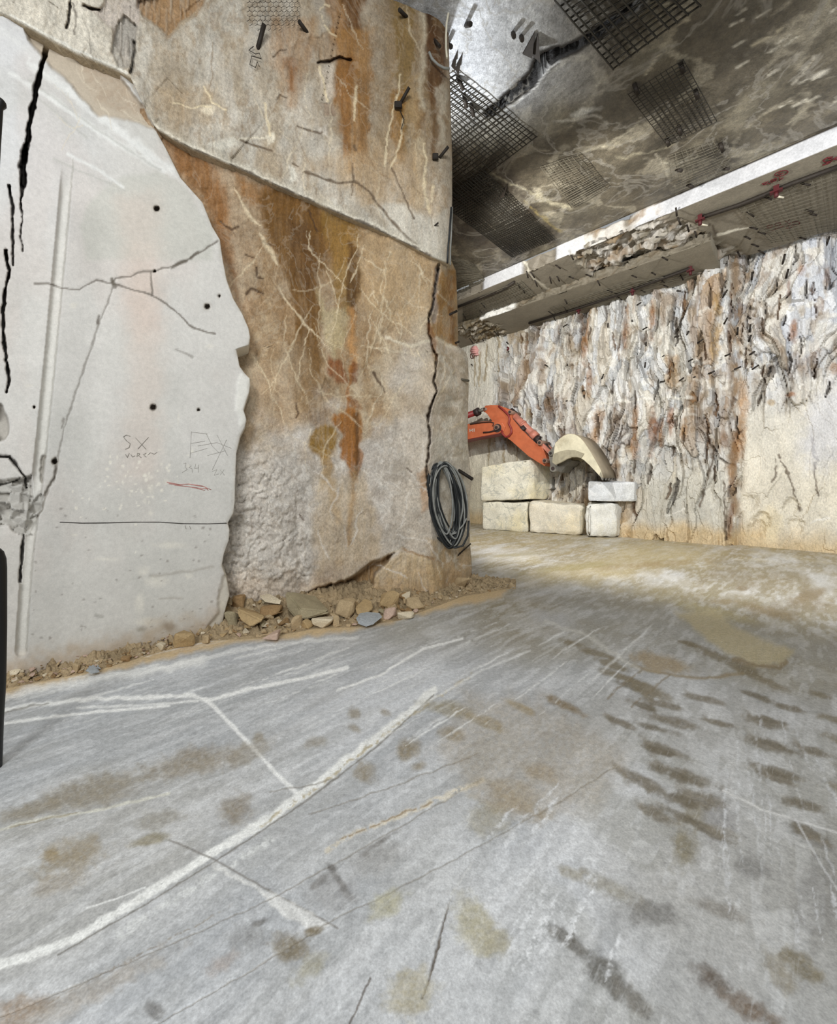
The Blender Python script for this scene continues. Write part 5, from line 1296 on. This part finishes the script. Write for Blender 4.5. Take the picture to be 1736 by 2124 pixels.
for a in ((538, 582, 1252, 1284, 'brown', 'dark tan lump between the blocky tan stone and the largest boulder', 4), (694, 740, 1242, 1283, 'tan', 'round tan stone right of the largest boulder', 5),
          (786, 830, 1219, 1262, 'ochre', 'pointed tan stone leaning on the pillar foot', 7), (840, 884, 1238, 1268, 'tan', 'flat tan stone at the right end of the rubble', 8), (645, 692, 1277, 1304, 'pale', 'pale split stone in front of the largest boulder', 10),
          (600, 624, 1276, 1308, 'tan', 'upright small tan stone under the largest boulder', 11), (624, 648, 1282, 1306, 'ochre', 'small ochre stone left of the pale split stone', 12), (794, 822, 1262, 1286, 'pink', 'pinkish stone touching the right end of the blue-grey flat stone', 13),
          (822, 860, 1268, 1286, 'pale', 'thin white chip on the floor edge right of the pinkish stone', 14), (544, 578, 1312, 1332, 'pink', 'flat pinkish chip lying low on the front edge of the rubble', 15), (357, 404, 1308, 1346, 'ochre', 'pointed ochre stone against the smooth wall', 16), (319, 341, 1333, 1352, 'pale', 'small cream stone left of the pointed ochre stone', 17),
          (690, 706, 1276, 1302, 'tan', 'narrow tan stone between the pale split stone and the blue-grey one', 18), (14, 38, 1388, 1402, 'pale', 'white chip on the grit at the far left', 20), (462, 492, 1268, 1302, 'olive', 'grey-tan stone beside the broken end of the smooth wall', 21), (480, 506, 1236, 1262, 'brown', 'brown lump highest in the heap beside the smooth wall', 22),
          (832, 852, 1226, 1246, 'pale', 'small pale stone behind the flat tan one', 23), (415, 434, 1318, 1338, 'tan', 'tan pebble at the broken lower corner of the smooth wall', 24), (250, 268, 1360, 1376, 'brown', 'brown pebble half way along the smooth wall', 25), (140, 166, 1376, 1396, 'tan', 'tan pebble beside the small blue-grey stone', 26),
          (940, 972, 1196, 1222, 'tan', 'dusty boulder at the right corner of the pillar', 27)):
    rock(*a, npts=12 + a[6] % 5)
mid_src = []
for s_ in range(7):
    bm = stone_mesh(200 + s_, .15, .12, .095, npts=12); me = bpy.data.meshes.new('rubble_lump'); bmesh.ops.recalc_face_normals(bm, faces=bm.faces); bm.to_mesh(me); bm.free()
    me.materials.append(M_ROCK[('tan', 'brown', 'ochre', 'tan', 'brown', 'olive', 'tan')[s_]]); mid_src.append(me)
mr = random.Random(33)
for k in range(46):
    px = mr.uniform(468, 900); ty = float(interp(TOE, px)); py = ty - mr.uniform(8, 74) * (1 if px < 700 else .65)
    p = mound_hit(px, py)
    o = bpy.data.objects.new('rubble_lump', mr.choice(mid_src)); s_ = mr.uniform(.45, 1.25); o.location = (p.x, p.y + .03, p.z + .03 * s_); o.scale = (s_, s_, s_ * mr.uniform(.8, 1.2))
    o.rotation_euler = (mr.uniform(-.5, .5), mr.uniform(-.5, .5), mr.uniform(0, 6.3)); link(o); tag(o, 'fist-sized tan lump half sunk in the rubble heap below the stained pillar', 'stone', 'lumps in the rubble heap')
# small loose chips
chip_src = []
for s in range(6):
    bm = stone_mesh(100 + s, .06, .05, .035, npts=11)
    me = bpy.data.meshes.new('stone_chip'); bmesh.ops.recalc_face_normals(bm, faces=bm.faces); bm.to_mesh(me); bm.free()
    me.materials.append(M_ROCK[('tan', 'ochre', 'brown', 'pale', 'tan', 'pink')[s]]); chip_src.append(me)
cr = random.Random(12)
def chip(loc, s, label, group):
    o = bpy.data.objects.new('stone_chip', cr.choice(chip_src)); o.location = loc; o.scale = (s, s * cr.uniform(.7, 1.2), s * cr.uniform(.7, 1.1))
    o.rotation_euler = (cr.uniform(-.4, .4), cr.uniform(-.4, .4), cr.uniform(0, 6.3)); link(o); tag(o, label, 'stone chip', group)
for k in range(150):
    px = cr.uniform(445, 930); ty = float(interp(TOE, px)); py = ty - abs(cr.gauss(0, 32)) - 3
    if py < 1228: continue
    p = mound_hit(px, py); chip((p.x, p.y, p.z + .012), cr.uniform(.6, 1.9), 'small tan stone chip scattered in the heap below the stained pillar', 'stone chips below the pillar')
for k in range(170):
    px = cr.uniform(2, 440); ty = float(interp(TOE, px)); py = ty - abs(cr.gauss(0, 17)) - 1
    p = mound_hit(px, py); chip((p.x, p.y, p.z + .01), cr.uniform(.4, 1.1), 'small tan stone chip in the grit strip below the smooth wall', 'stone chips below the smooth wall')
for k in range(26):
    px = cr.uniform(930, 1050); py = float(interp(TOE, px)) - abs(cr.gauss(0, 12))
    p = mound_hit(px, py) if px < 1000 else on_floor(px, py); chip((p.x, p.y, p.z + .012), cr.uniform(.6, 1.6), 'small tan stone chip on the dirt right of the pillar foot', 'stone chips at the pillar corner')

# ------------------------------------------------------------------ cable coil on its peg
def on_side(px, py, out=0.0): return Vector(ray(px, py, float(c_depth(np.array(float(px)), np.array(float(py)))) - out))
coil_c = on_side(928, 1046, .14)
coil = empty('cable_coil', coil_c, 'long coil of black and grey cable hanging on the right edge of the pillar', 'cable coil')
def loop(px, py, rx, ry, tilt, out, seed):
    r = random.Random(seed); pts = []
    ph = [r.uniform(0, 6.3) for _ in range(3)]
    for k in range(56):
        a = 2 * math.pi * k / 56
        x = rx * math.cos(a) * (1 + .05 * math.sin(2 * a + ph[0])); y = ry * math.sin(a) * (1 + .02 * math.sin(3 * a + ph[1]))
        if y > 0: x *= 1 - .30 * (y / ry) ** 2
        xx = px + x + tilt * y / ry; yy = py + y
        o_ = out + .03 * math.sin(a + ph[2])
        q_ = ray(xx, yy, coil_c.y + (xx - 928) * .0030 - o_)
        pts.append(Vector(q_) - coil_c)
    return pts
lr = random.Random(21)
bmb, bmg = bmesh.new(), bmesh.new()
for k in range(36):
    rx = lr.uniform(18, 36); ry = lr.uniform(72, 88)
    pxc = 926 - (36 - rx) * .12 + lr.uniform(-5, 7); pyc = 960 + ry + lr.uniform(-2, 6)
    tube(bmb if k % 5 < 3 else bmg, loop(pxc, pyc, rx, ry, lr.uniform(4, 16), lr.uniform(-.02, .11), k), .0135, 6, closed=True)
tube(bmb, [Vector(ray(px, py, coil_c.y - .05)) - coil_c for px, py in ((880, 1060), (884, 1085), (896, 1105), (910, 1118), (930, 1134), (945, 1136), (960, 1132), (970, 1112), (972, 1080))], .016, 6)
tube(bmg, [Vector(ray(px, py, coil_c.y - .05)) - coil_c for px, py in ((900, 1108), (925, 1112), (945, 1106), (960, 1090), (968, 1075))], .013, 6)
cb = finish('black_cable', bmb, M_BLACKCABLE, coil); cb['label'] = 'black rubber cable'
cg = finish('grey_cable', bmg, M_GREYCABLE, coil); cg['label'] = 'dusty grey cable'
bm = bmesh.new(); a_ = on_side(952, 976, .02); b_ = on_side(980, 994, .42); bmp = a_ - (b_ - a_) * .5
tube(bm, [bmp - a_, b_ - a_], .028, 8); tag(finish('hanging_peg', bm, M_IRON, loc=a_), 'rusty rod stuck in the pillar edge, carrying the cable coil', 'peg')

# ------------------------------------------------------------------ bolts, pins, bars and nets
def stud(name, p0, p1, r, mat, label, cat, group=None, plate_=None):
    p0, p1 = Vector(p0), Vector(p1)
    bm = bmesh.new(); tube(bm, [Vector(), p1 - p0], r, 6)
    o = finish(name, bm, mat, loc=p0)
    tag(o, label, cat, group)
    return o
bolt_dn = None
def bolts(lst, place, outv, r, label, group, L=.32):
    bm = bmesh.new(); tube(bm, [Vector((0, 0, -.05)), Vector((0, 0, L))], r, 6)
    src = finish('rock_bolt', bm, M_BLACK if False else M_IRON)
    for i, (px, py, ax, ay) in enumerate(lst):
        o = src if i == 0 else src.copy()
        if i: link(o)
        p = place(px - ax / 2, py - ay / 2); e = place(px + ax / 2, py + ay / 2) + outv * .10
        d = (e - p)
        o.location = p; o.scale = (1, 1, d.length / L)
        o.rotation_euler = d.to_track_quat('Z', 'Y').to_euler()
        tag(o, label, 'rock bolt', group)
DN = Vector((0, 0, -1))
bolts([(1626, 538, 5, -16), (1717, 501, 6, -14), (1633, 568, 5, -14), (1560, 573, 2, -12), (1629, 622, 12, -7), (1552, 659, 10, 9), (1556, 681, 2, -12), (1530, 687, 2, -12), (1556, 702, 5, -10), (1561, 733, 10, -4), (1510, 737, 10, -2), (1621, 717, 12, -2), (1673, 676, 8, -10), (1568, 762, 12, -6), (1531, 764, 12, -3),
       (1477, 773, 12, -3), (1433, 748, 11, -3), (1454, 708, 11, -5), (1405, 699, 9, 0), (1458, 646, 6, -7), (1506, 666, 7, -9), (1492, 579, 4, -9), (1502, 590, 10, -10), (1505, 609, 9, -10), (1409, 605, 8, 3), (1327, 631, 9, -2), (1339, 682, 9, -2), (1341, 715, 2, 8), (1375, 792, 9, 0), (1415, 787, 9, -4), (1439, 784, 8, -2),
       (1339, 757, 3, -8), (1311, 665, 5, 7), (1427, 692, 5, -6), (1179, 755, 0, 10), (1262, 676, 2, 9), (1251, 782, 6, -8), (1216, 790, 1, -12), (1212, 825, 4, -10), (1174, 833, 10, -2), (1210, 811, 9, -2), (980, 757, 5, 3), (1174, 676, 10, -3), (1054, 712, 6, 4), (1135, 759, 8, 4), (1376, 740, 9, -3), (1600, 655, 8, -6)],
      on_back, MV, .022, 'short dark rock bolt sticking out of the fractured back wall', 'rock bolts in the back wall')
S1 = lambda px, py: on_z(px, py, Z1 - .005); S2 = lambda px, py: on_z(px, py, Z2 - .005); SC = lambda px, py: on_z(px, py, ZC - .01)
bolts([(1672, 377, 18, -7), (1593, 406, 17, -5), (1557, 440, 14, 0), (1680, 433, 15, -5), (1687, 440, 15, -5), (1564, 469, 15, -5), (1581, 479, 15, -4), (1551, 489, 12, -3), (1665, 490, 15, -4), (1567, 505, 14, -3), (1580, 519, 12, -1), (1533, 524, 5, 2), (1403, 436, 2, 6), (1409, 455, 6, 5), (1427, 470, 4, 4), (1443, 482, 4, 4), (1454, 494, 5, 3),
       (1363, 487, 3, -9), (1187, 530, 5, 3), (1158, 550, 10, 0), (1105, 567, 8, 4), (1094, 567, 3, 5), (1142, 578, 3, 6), (1158, 575, 5, 3), (1185, 572, 8, -4), (1221, 568, 10, -3), (1228, 579, 3, -5), (1112, 585, 5, 5), (1076, 589, 6, 4), (1086, 599, 4, 4), (1002, 630, 8, 3), (997, 643, 5, -2), (963, 653, 5, 3)],
      S1, DN, .018, 'short dark rock bolt pointing down from the upper soffit', 'rock bolts in the upper soffit')
bolts([(1380, 533, 11, -2), (1316, 570, 10, -3), (1356, 564, 8, -3), (1373, 579, 11, 0), (1381, 590, 10, -3), (1334, 601, 9, -3), (1461, 566, 8, -4), (1414, 572, 6, 3), (1242, 584, 5, 3), (1265, 601, 10, -3), (1286, 616, 9, 0), (1174, 623, 5, 3), (1173, 639, 4, 3), (1142, 646, 8, 0), (1150, 658, 4, 3), (1030, 690, 8, 3), (1000, 700, 6, 3), (978, 705, 6, 3)],
      S2, DN, .018, 'short dark rock bolt pointing down from the lower soffit', 'rock bolts in the lower soffit')
bolts([(972, 43, 9, -17), (956, 168, 11, 12), (965, 205, 5, 14), (980, 224, 5, 12), (932, 88, 8, -12), (1497, 301, 6, 6), (1409, 348, 10, -8), (1507, 345, 8, -10), (1432, 381, 10, -6), (1415, 135, 6, 8), (1445, 190, 6, 6), (1320, 180, 8, 8), (1410, 265, 5, 8), (1385, 290, 6, 4), (1065, 65, 3, -8), (1082, 72, 3, -8)],
      SC, DN, .03, 'dark rock bolt hanging from the main ceiling', 'rock bolts in the main ceiling')
# steel bars with red plates
def bar(pts, place, r, label):
    P_ = [place(*p) for p in pts]
    bm = bmesh.new(); tube(bm, [p - P_[0] + Vector((0, 0, -r)) for p in P_], r, 8)
    return tag(finish('support_bar', bm, M_IRON, loc=P_[0]), label, 'steel bar')
bar([(1455, 447), (1530, 422), (1600, 394), (1640, 377), (1760, 333)], S1, .045, 'long dark steel bar under the upper soffit, running out at the right edge')
bar([(1097, 668), (1200, 636), (1300, 602), (1375, 574), (1432, 553)], S2, .045, 'long dark steel bar under the lower soffit beside the back wall')
bar([(945, 636), (1000, 614), (1040, 600), (1067, 582)], S1, .04, 'shorter dark steel bar under the beam just right of the pillar')
def plate_obj(px, py, place, s, label, white=True):
    p = place(px, py)
    o = empty('anchor_plate', p, label, 'anchor plate', 'red anchor plates on the soffit')
    bm = bmesh.new()
    R_ = Matrix.Rotation(math.atan2(DVn.y, DVn.x), 3, 'Z')
    box(bm, (0, 0, -.11), (s, s * .55, .03), R_); box(bm, (0, 0, -.06), (s * .45, s * .45, .12), R_); tube(bm, [(0, 0, -.1), (0, 0, -.22)], .035, 8)
    finish('plate', bm, M_REDPLATE, o)
    if white:
        bm = bmesh.new(); e = place(px + 15, py + 1) - p; tube(bm, [Vector((0, 0, -.2)), e + Vector((0, 0, -.22))], .018, 6)
        w = finish('wire_tail', bm, M_WHITECABLE, o); w['label'] = 'short white wire'
for a in ((1452, 446, S1, .17, 'red anchor plate at the left end of the long upper soffit bar'), (1610, 386, S1, .19, 'red anchor plate on the upper soffit bar beside the red numerals'), (1432, 553, S2, .16, 'red anchor plate at the right end of the lower soffit bar', False),
          (1312, 597, S2, .13, 'red anchor plate on the lower soffit bar, near its middle', False), (1200, 637, S2, .14, 'red anchor plate on the lower soffit bar, nearest the pillar', False)):
    plate_obj(*a)
def net(corners, place, sp1, sp2, r, mat, label, sag=.05):
    c = [place(*p) for p in corners]; o0 = c[0]
    n1 = max(2, int((c[1] - c[0]).length / sp1)); n2 = max(2, int((c[3] - c[0]).length / sp2))
    def pt(u, v, dz): return c[0].lerp(c[1], u).lerp(c[3].lerp(c[2], u), v) - o0 + Vector((0, 0, -dz - sag * .4 * math.sin(u * 9 + v * 4) * .3))
    bm = bmesh.new(); nr = random.Random(len(label))
    for i in range(n1 + 1):
        u = min(max(i / n1 + nr.uniform(-.2, .2) / n1, 0), 1); tube(bm, [pt(u, v, .035) for v in (0, .33, .66, 1)], r, 4)
    for i in range(n2 + 1):
        v = min(max(i / n2 + nr.uniform(-.2, .2) / n2, 0), 1); tube(bm, [pt(u, v, .035 + r * 2) for u in (0, .33, .66, 1)], r, 4)
    return tag(finish('wire_net', bm, mat, loc=o0), label, 'wire net')
net([(1148, -8), (1271, 138), (1454, 4), (1330, -115)], SC, .105, .105, .011, M_WIRE, 'coarse wire net at the top of the ceiling, crossed by the open crack')
net([(944, 148), (1114, 278), (930, 420), (760, 262)], SC, .085, .075, .008, M_WIRE, 'wire net on the bright ceiling patch right of the pillar')
net([(1005, 350), (1150, 492), (1062, 530), (905, 410)], SC, .075, .06, .009, M_WIRE, 'dense dark wire net where ceiling, beam and pillar come close')
net([(1302, 190), (1418, 116), (1488, 246), (1384, 298)], SC, .07, .07, .006, M_WIRE, 'fine square wire net patch alone in the middle of the ceiling')
net([(1120, 342), (1196, 316), (1258, 386), (1186, 428)], SC, .075, .075, .005, M_WIREPALE, 'faint fine wire net on the ceiling above the broken beam edge')
net([(938, 530), (985, 545), (1010, 585), (948, 606)], SC, .08, .08, .006, M_WIREPALE, 'small wire net wedged at the far ceiling corner by the pillar')
net([(1385, 318), (1480, 285), (1520, 345), (1400, 400)], SC, .09, .09, .004, M_WIREPALE, 'faint wire net between the square patch and the white riser')
net([(1528, 428), (1745, 345), (1745, 478), (1600, 502)], S1, .12, .12, .006, M_WIREPALE, 'wire net on the upper soffit behind the red numerals')
net([(960, 630), (1080, 578), (1110, 606), (960, 668)], S1, .12, .10, .007, M_WIREPALE, 'wire net under the beam just right of the pillar')
net([(1140, 636), (1290, 584), (1475, 558), (1160, 654)], S2, .14, .10, .006, M_WIREPALE, 'wire net on the lower soffit along the back wall')
# angle brackets hanging from the ceiling
def wedge(pts, drop, label):
    P_ = [SC(*p) for p in pts]; o0 = P_[0]
    bm = bmesh.new()
    for a_, b_, c_ in ((P_[0], P_[1], P_[2]),):
        t = Vector((0, 0, -drop)); n_ = (b_ - a_).cross(c_ - a_).normalized() * .012
        vs_ = [a_ + t * .2 - o0, b_ - o0, c_ + t - o0]
        lo = [bm.verts.new(v + n_) for v in vs_]; hi = [bm.verts.new(v - n_) for v in vs_]
        bm.faces.new(lo); bm.faces.new(hi[::-1])
        for i in range(3): bm.faces.new((lo[i], lo[(i + 1) % 3], hi[(i + 1) % 3], hi[i]))
    return tag(finish('angle_bracket', bm, M_IRON, loc=o0), label, 'bracket')
wedge([(1084, 108), (1109, 66), (1104, 106)], .10, 'dark steel bracket on the bright ceiling left of the crack, its narrow leaf'); wedge([(1100, 106), (1116, 70), (1121, 110)], .14, 'wider dark steel leaf right of the narrow bracket on the ceiling')
wedge([(936, 134), (949, 105), (944, 134)], .08, 'narrow dark bracket nearest the pillar on the ceiling'); wedge([(944, 140), (959, 111), (951, 146)], .08, 'second dark bracket from the pillar, above the wire net'); wedge([(1033, 408), (1053, 380), (1045, 398)], .1, 'grey bracket end in the dense dark net near the pillar')
wedge([(972, 392), (983, 380), (974, 400)], .08, 'small grey bracket end in the dark net, closest to the pillar')
# pins on the pillar
def pillar_pin(x0, y0, x1, y1, out, r, label, fn=on_upper, mat=None):
    p0 = fn(x0, y0, -.05); p1 = fn(x1, y1, out)
    return stud('iron_pin', p0, p1, r, mat or M_IRON, label, 'iron pin')
pillar_pin(531, 115, 548, 50, .10, .024, 'flat dark iron pin on the grey part of the upper pillar, above a wire tuft'); pillar_pin(646, 80, 620, 44, .10, .022, 'iron pin slanting up to the left, beside the top brown streak')
pillar_pin(826, 222, 849, 181, .12, .022, 'iron pin with a small bracket high on the pillar between the brown streaks'); pillar_pin(905, 335, 930, 304, .12, .022, 'iron pin near the right edge of the upper pillar, lowest one'); pillar_pin(848, 40, 828, 20, .1, .022, 'short iron pin near the top of the olive streak')
pillar_pin(898, 80, 912, 96, .1, .022, 'iron pin at the dark hole near the pillar top right'); pillar_pin(893, 475, 909, 462, .06, .012, 'tiny pin just above the slanting joint at the right'); pillar_pin(927, 655, 948, 645, .1, .018, 'iron pin on the brown slab right of the vertical crack', on_side)
pillar_pin(944, 712, 953, 708, .06, .016, 'short pin at the foot of the brown slab', on_side)
pillar_pin(930, 1170, 976, 1128, .03, .012, 'thin dark rod leaning at the pillar foot below the coil', on_side)
pillar_pin(951, 786, 972, 790, .05, .02, 'pale peg end on the right edge of the pillar above the boom', on_side, M_WIREPALE)
def wire(pts, fn, out, r, mat, label, cat='wire', name='loose_wire'):
    P_ = [fn(px, py, out) for px, py in pts]
    bm = bmesh.new(); tube(bm, [p - P_[0] for p in P_], r, 6)
    return tag(finish(name, bm, mat, loc=P_[0]), label, cat)
wire([(526, 96), (516, 104), (530, 112), (538, 110), (542, 122), (522, 116), (518, 134), (530, 140), (534, 128), (538, 138)], on_upper, .03, .004, M_IRON, 'tuft of thin wire twisted round the pin on the grey part of the upper pillar')
wire([(829, 228), (838, 248), (832, 268)], on_upper, .03, .006, M_IRON, 'thin wire hanging from the bracketed pin')
bm = bmesh.new()
pb = on_upper(826, 218, .03); box(bm, (0, 0, 0), (.10, .05, .08)); bmesh.ops.bevel(bm, geom=list(bm.edges), offset=.01, affect='EDGES'); tag(finish('bolt_bracket', bm, M_IRON, loc=pb), 'small dark bracket under the pin between the brown streaks', 'bracket')
bm = bmesh.new(); pb = on_upper(903, 325, .03); box(bm, (0, 0, 0), (.08, .05, .08)); bmesh.ops.bevel(bm, geom=list(bm.edges), offset=.01, affect='EDGES'); tag(finish('bolt_bracket', bm, M_IRON, loc=pb), 'small dark bracket at the lowest pin near the right edge of the upper pillar', 'bracket')
wire([(912, -30), (922, -5), (927, 12), (930, 28), (926, 50), (925, 75), (925, 98), (927, 120)], on_upper, .10, .014, M_WHITECABLE, 'white cable hanging down the top right edge of the pillar', 'cable', 'hanging_cable')
wire([(890, 108), (896, 122), (908, 134), (920, 141), (932, 143)], on_upper, .06, .016, M_GREYCABLE, 'grey cable looping at the dark hole near the pillar top', 'cable', 'hanging_cable')
wire([(936, 430), (932, 486), (929, 520), (928, 546)], on_upper, .05, .014, M_BLACKCABLE, 'dark cable running down the pillar edge into the joint', 'cable', 'hanging_cable')
wire([(938, 430), (936, 490), (934, 520), (934, 550)], on_upper, .03, .010, M_GREYCABLE, 'thin grey cable beside the dark one at the pillar edge', 'cable', 'hanging_cable')
# hexagonal netting at the top of the pillar
bm = bmesh.new(); s = 11.0; h0 = on_upper(520, 0, .03)
for i in range(10):
    for j in range(-6, 7):
        cx_ = 512 + i * s * 1.0 + (s * .5 if j % 2 else 0); cy_ = j * s * .86
        if cy_ > 62 - abs(cx_ - 560) * .2 or cx_ > 630: continue
        a3 = [on_upper(cx_ + .577 * s * math.sin(k * math.pi / 3), cy_ + .577 * s * math.cos(k * math.pi / 3), .03) - h0 for k in (0, 1, 2, 3)]
        tube(bm, a3, .0022, 3, caps=False)
tag(finish('hexagonal_net', bm, M_IRON, loc=h0), 'hexagonal chicken wire on the grey top of the pillar', 'wire net')

# ------------------------------------------------------------------ writing and paint marks
def stroke(bm, pts, fn, w, width_vec=None):
    """thin flat ribbon lying just off the surface"""
    P_ = [fn(*p) for p in pts]
    for a_, b_ in zip(P_[:-1], P_[1:]):
        tube(bm, [a_, b_], w, 5)
def mark(name, strokes, fn, w, mat, label, parent):
    bm = bmesh.new()
    for s in strokes: stroke(bm, s, fn, w)
    o = finish(name, bm, mat, parent); o['label'] = label
    return o
def ell(cx, cy, rx, ry, rot=0, n=14):
    c, s = math.cos(math.radians(rot)), math.sin(math.radians(rot))
    return [(cx + rx * math.cos(2 * math.pi * k / n) * c - ry * math.sin(2 * math.pi * k / n) * s, cy + rx * math.cos(2 * math.pi * k / n) * s + ry * math.sin(2 * math.pi * k / n) * c) for k in range(n + 1)]
D_ = bpy.data.objects
LW = lambda px, py: on_left(px, py, .002)
mark('pencil_writing', [[(270, 905), (262, 902), (256, 906), (262, 914), (270, 920), (268, 928), (260, 932)], [(281, 908), (303, 932)], [(308, 907), (286, 931)],
                        [(260, 942), (264, 949), (268, 940)], [(271, 942), (275, 948), (280, 945)], [(284, 948), (285, 940), (290, 941), (287, 945), (293, 949)], [(303, 940), (297, 943), (303, 948)], [(306, 944), (312, 939), (320, 942), (326, 938)]], LW, .0022, M_PENCIL, 'grey pencil letters SX over a small word', D_['wall_left'])
mark('pencil_scribble', [[(397, 895), (394, 950)], [(396, 896), (430, 900)], [(395, 920), (425, 915)], [(395, 940), (430, 930)], [(428, 900), (440, 925), (455, 940)], [(470, 912), (440, 975)], [(450, 902), (472, 945)], [(430, 945), (468, 935)], [(410, 925), (450, 918), (480, 930)],
                         [(380, 962), (386, 960), (384, 968), (388, 974), (378, 980)], [(397, 966), (392, 970), (398, 972), (399, 980)], [(406, 962), (404, 972), (413, 970)], [(412, 964), (411, 980)], [(440, 978), (450, 974), (444, 986), (454, 983)], [(456, 974), (466, 986)], [(465, 974), (456, 986)]], LW, .0014, M_PENCIL, 'crossed-out pencil letters over faint figures', D_['wall_left'])
mark('drawn_line', [[(124, 1083), (170, 1085), (220, 1084.5), (280, 1083), (330, 1083), (380, 1086), (430, 1086.5), (470, 1085)]], LW, .0042, M_PENCILDARK, 'thin black level line', D_['wall_left'])
mark('drawn_tick', [[(384, 1090), (386, 1097)], [(393, 1091), (396, 1098)]], LW, .002, M_PENCIL, 'two small ticks under the line', D_['wall_left'])
mark('red_chalk_mark', [[(346, 1000), (372, 1005), (392, 1004), (420, 1008), (438, 1016)], [(350, 1003), (380, 1008), (410, 1012), (430, 1014)], [(362, 1006), (395, 1010), (425, 1017)], [(390, 1004), (425, 1010), (432, 1017)]], LW, .004, M_REDCHALK, 'faded red chalk smear', D_['wall_left'])
SS = lambda px, py: on_z(px, py, Z1 - .012)
def cpx(x, y): return (1540 + x / 8.857, 310 + y / 8.857)
mark('red_numerals', [[cpx(480, 590), cpx(360, 630), cpx(400, 650), cpx(480, 620), cpx(510, 640)], [cpx(x, y) for x, y in ell(545, 580, 28, 22, -30)], [cpx(x, y) for x, y in ell(600, 555, 28, 22, -30)], [cpx(690, 510), cpx(680, 570), cpx(750, 520)],
                      [cpx(x, y) for x, y in ell(715, 440, 125, 42, -14, 20)], [cpx(650, 450), cpx(690, 440), cpx(700, 460), cpx(745, 430)]], SS, .008, M_REDMARK, 'red sprayed numerals 581 and a circled 2', D_['trim_1'])
mark('red_numerals', [[cpx(x, y) for x, y in ell(500, 1415, 58, 24, -14)], [cpx(x, y) for x, y in ell(650, 1375, 58, 24, -14)], [cpx(790, 1320), cpx(830, 1345), cpx(860, 1290)], [cpx(960, 1345), cpx(1010, 1325), cpx(1060, 1350), cpx(1020, 1390), cpx(960, 1385)], [cpx(880, 1380), cpx(800, 1440), cpx(870, 1450), cpx(950, 1400), cpx(910, 1370)],
                      [cpx(420, 1540), cpx(620, 1460), cpx(800, 1385), cpx(1000, 1310)]], SS, .006, M_REDMARK, 'faint red numerals 200 and a 2, underlined', D_['trim_1'])
mark('red_numerals', [[cpx(1660, 140), cpx(1560, 150), cpx(1480, 200), cpx(1530, 240), cpx(1630, 220), cpx(1660, 180), cpx(1580, 170)], [cpx(1640, 190), cpx(1760, 130)], [cpx(1680, 170), cpx(1740, 190)], [cpx(1470, 290), cpx(1620, 240)]], SS, .011, M_REDMARK, 'thick red numeral cut by the picture edge', D_['trim_1'])
WB = lambda px, py: on_back(px, py, .03)
mark('pink_patch', [[(977, 724), (990, 722)], [(976, 728), (992, 726)], [(978, 732), (991, 730)], [(983, 736), (992, 735)], [(979, 721), (988, 719)]], WB, .045, M_PINKMARK, 'pale pink sprayed patch', D_['wall_back'])
mark('red_numerals', [ell(979, 738, 4, 5.5, 0, 12), [(977.5, 730), (979, 734)], [(978, 736), (980, 737), (979, 741)], [(985, 735), (989, 733), (987, 740)]], WB, .013, M_REDMARK, 'small red circled numeral', D_['wall_back'])
mark('red_tick', [[(1052, 720), (1055, 722), (1052, 727)]], WB, .03, M_REDMARK, 'small red mark', D_['wall_back'])

# ------------------------------------------------------------------ black vehicle frame at the left edge, built as two made-up uprights
def post(pts, radii, label, name='black_frame_lower'):
    P_ = [Vector(p) for p in pts]; bm = bmesh.new(); o0 = P_[0]
    tube(bm, [p - o0 for p in P_], radii, 16)
    return tag(finish(name, bm, M_BLACK, loc=o0, smooth=True), label, 'vehicle frame')
dd = 2.32
def lp_(px, py, d=dd): return Vector(ray(px, py, d))
b0 = lp_(-15, 1560); b0.z = 0.0
post([b0, lp_(-12, 1500), lp_(-7, 1420), lp_(-5, 1300), lp_(-5, 1180), lp_(-5.5, 1160), lp_(-6.5, 1146), lp_(-8, 1139), lp_(-9, 1136.5)], [.04, .04, .04, .04, .04, .038, .03, .018, .006], 'lower piece of a black vehicle frame at the left picture edge, built as a floor upright')
dd2 = 2.7
c0 = lp_(-92, 1505, dd2); c0.z = 0.0
post([c0, lp_(-28, 700, dd2), lp_(-6.5, 300, dd2), lp_(-2.5, 224, dd2), lp_(-1.5, 216, dd2), lp_(-1, 210, dd2), lp_(-1, 206, dd2), lp_(-1, 204.5, dd2)], [.02, .02, .02, .022, .036, .034, .024, .006], 'upper piece of the black vehicle frame at the left picture edge, built as a leaning rod', 'black_frame_upper')
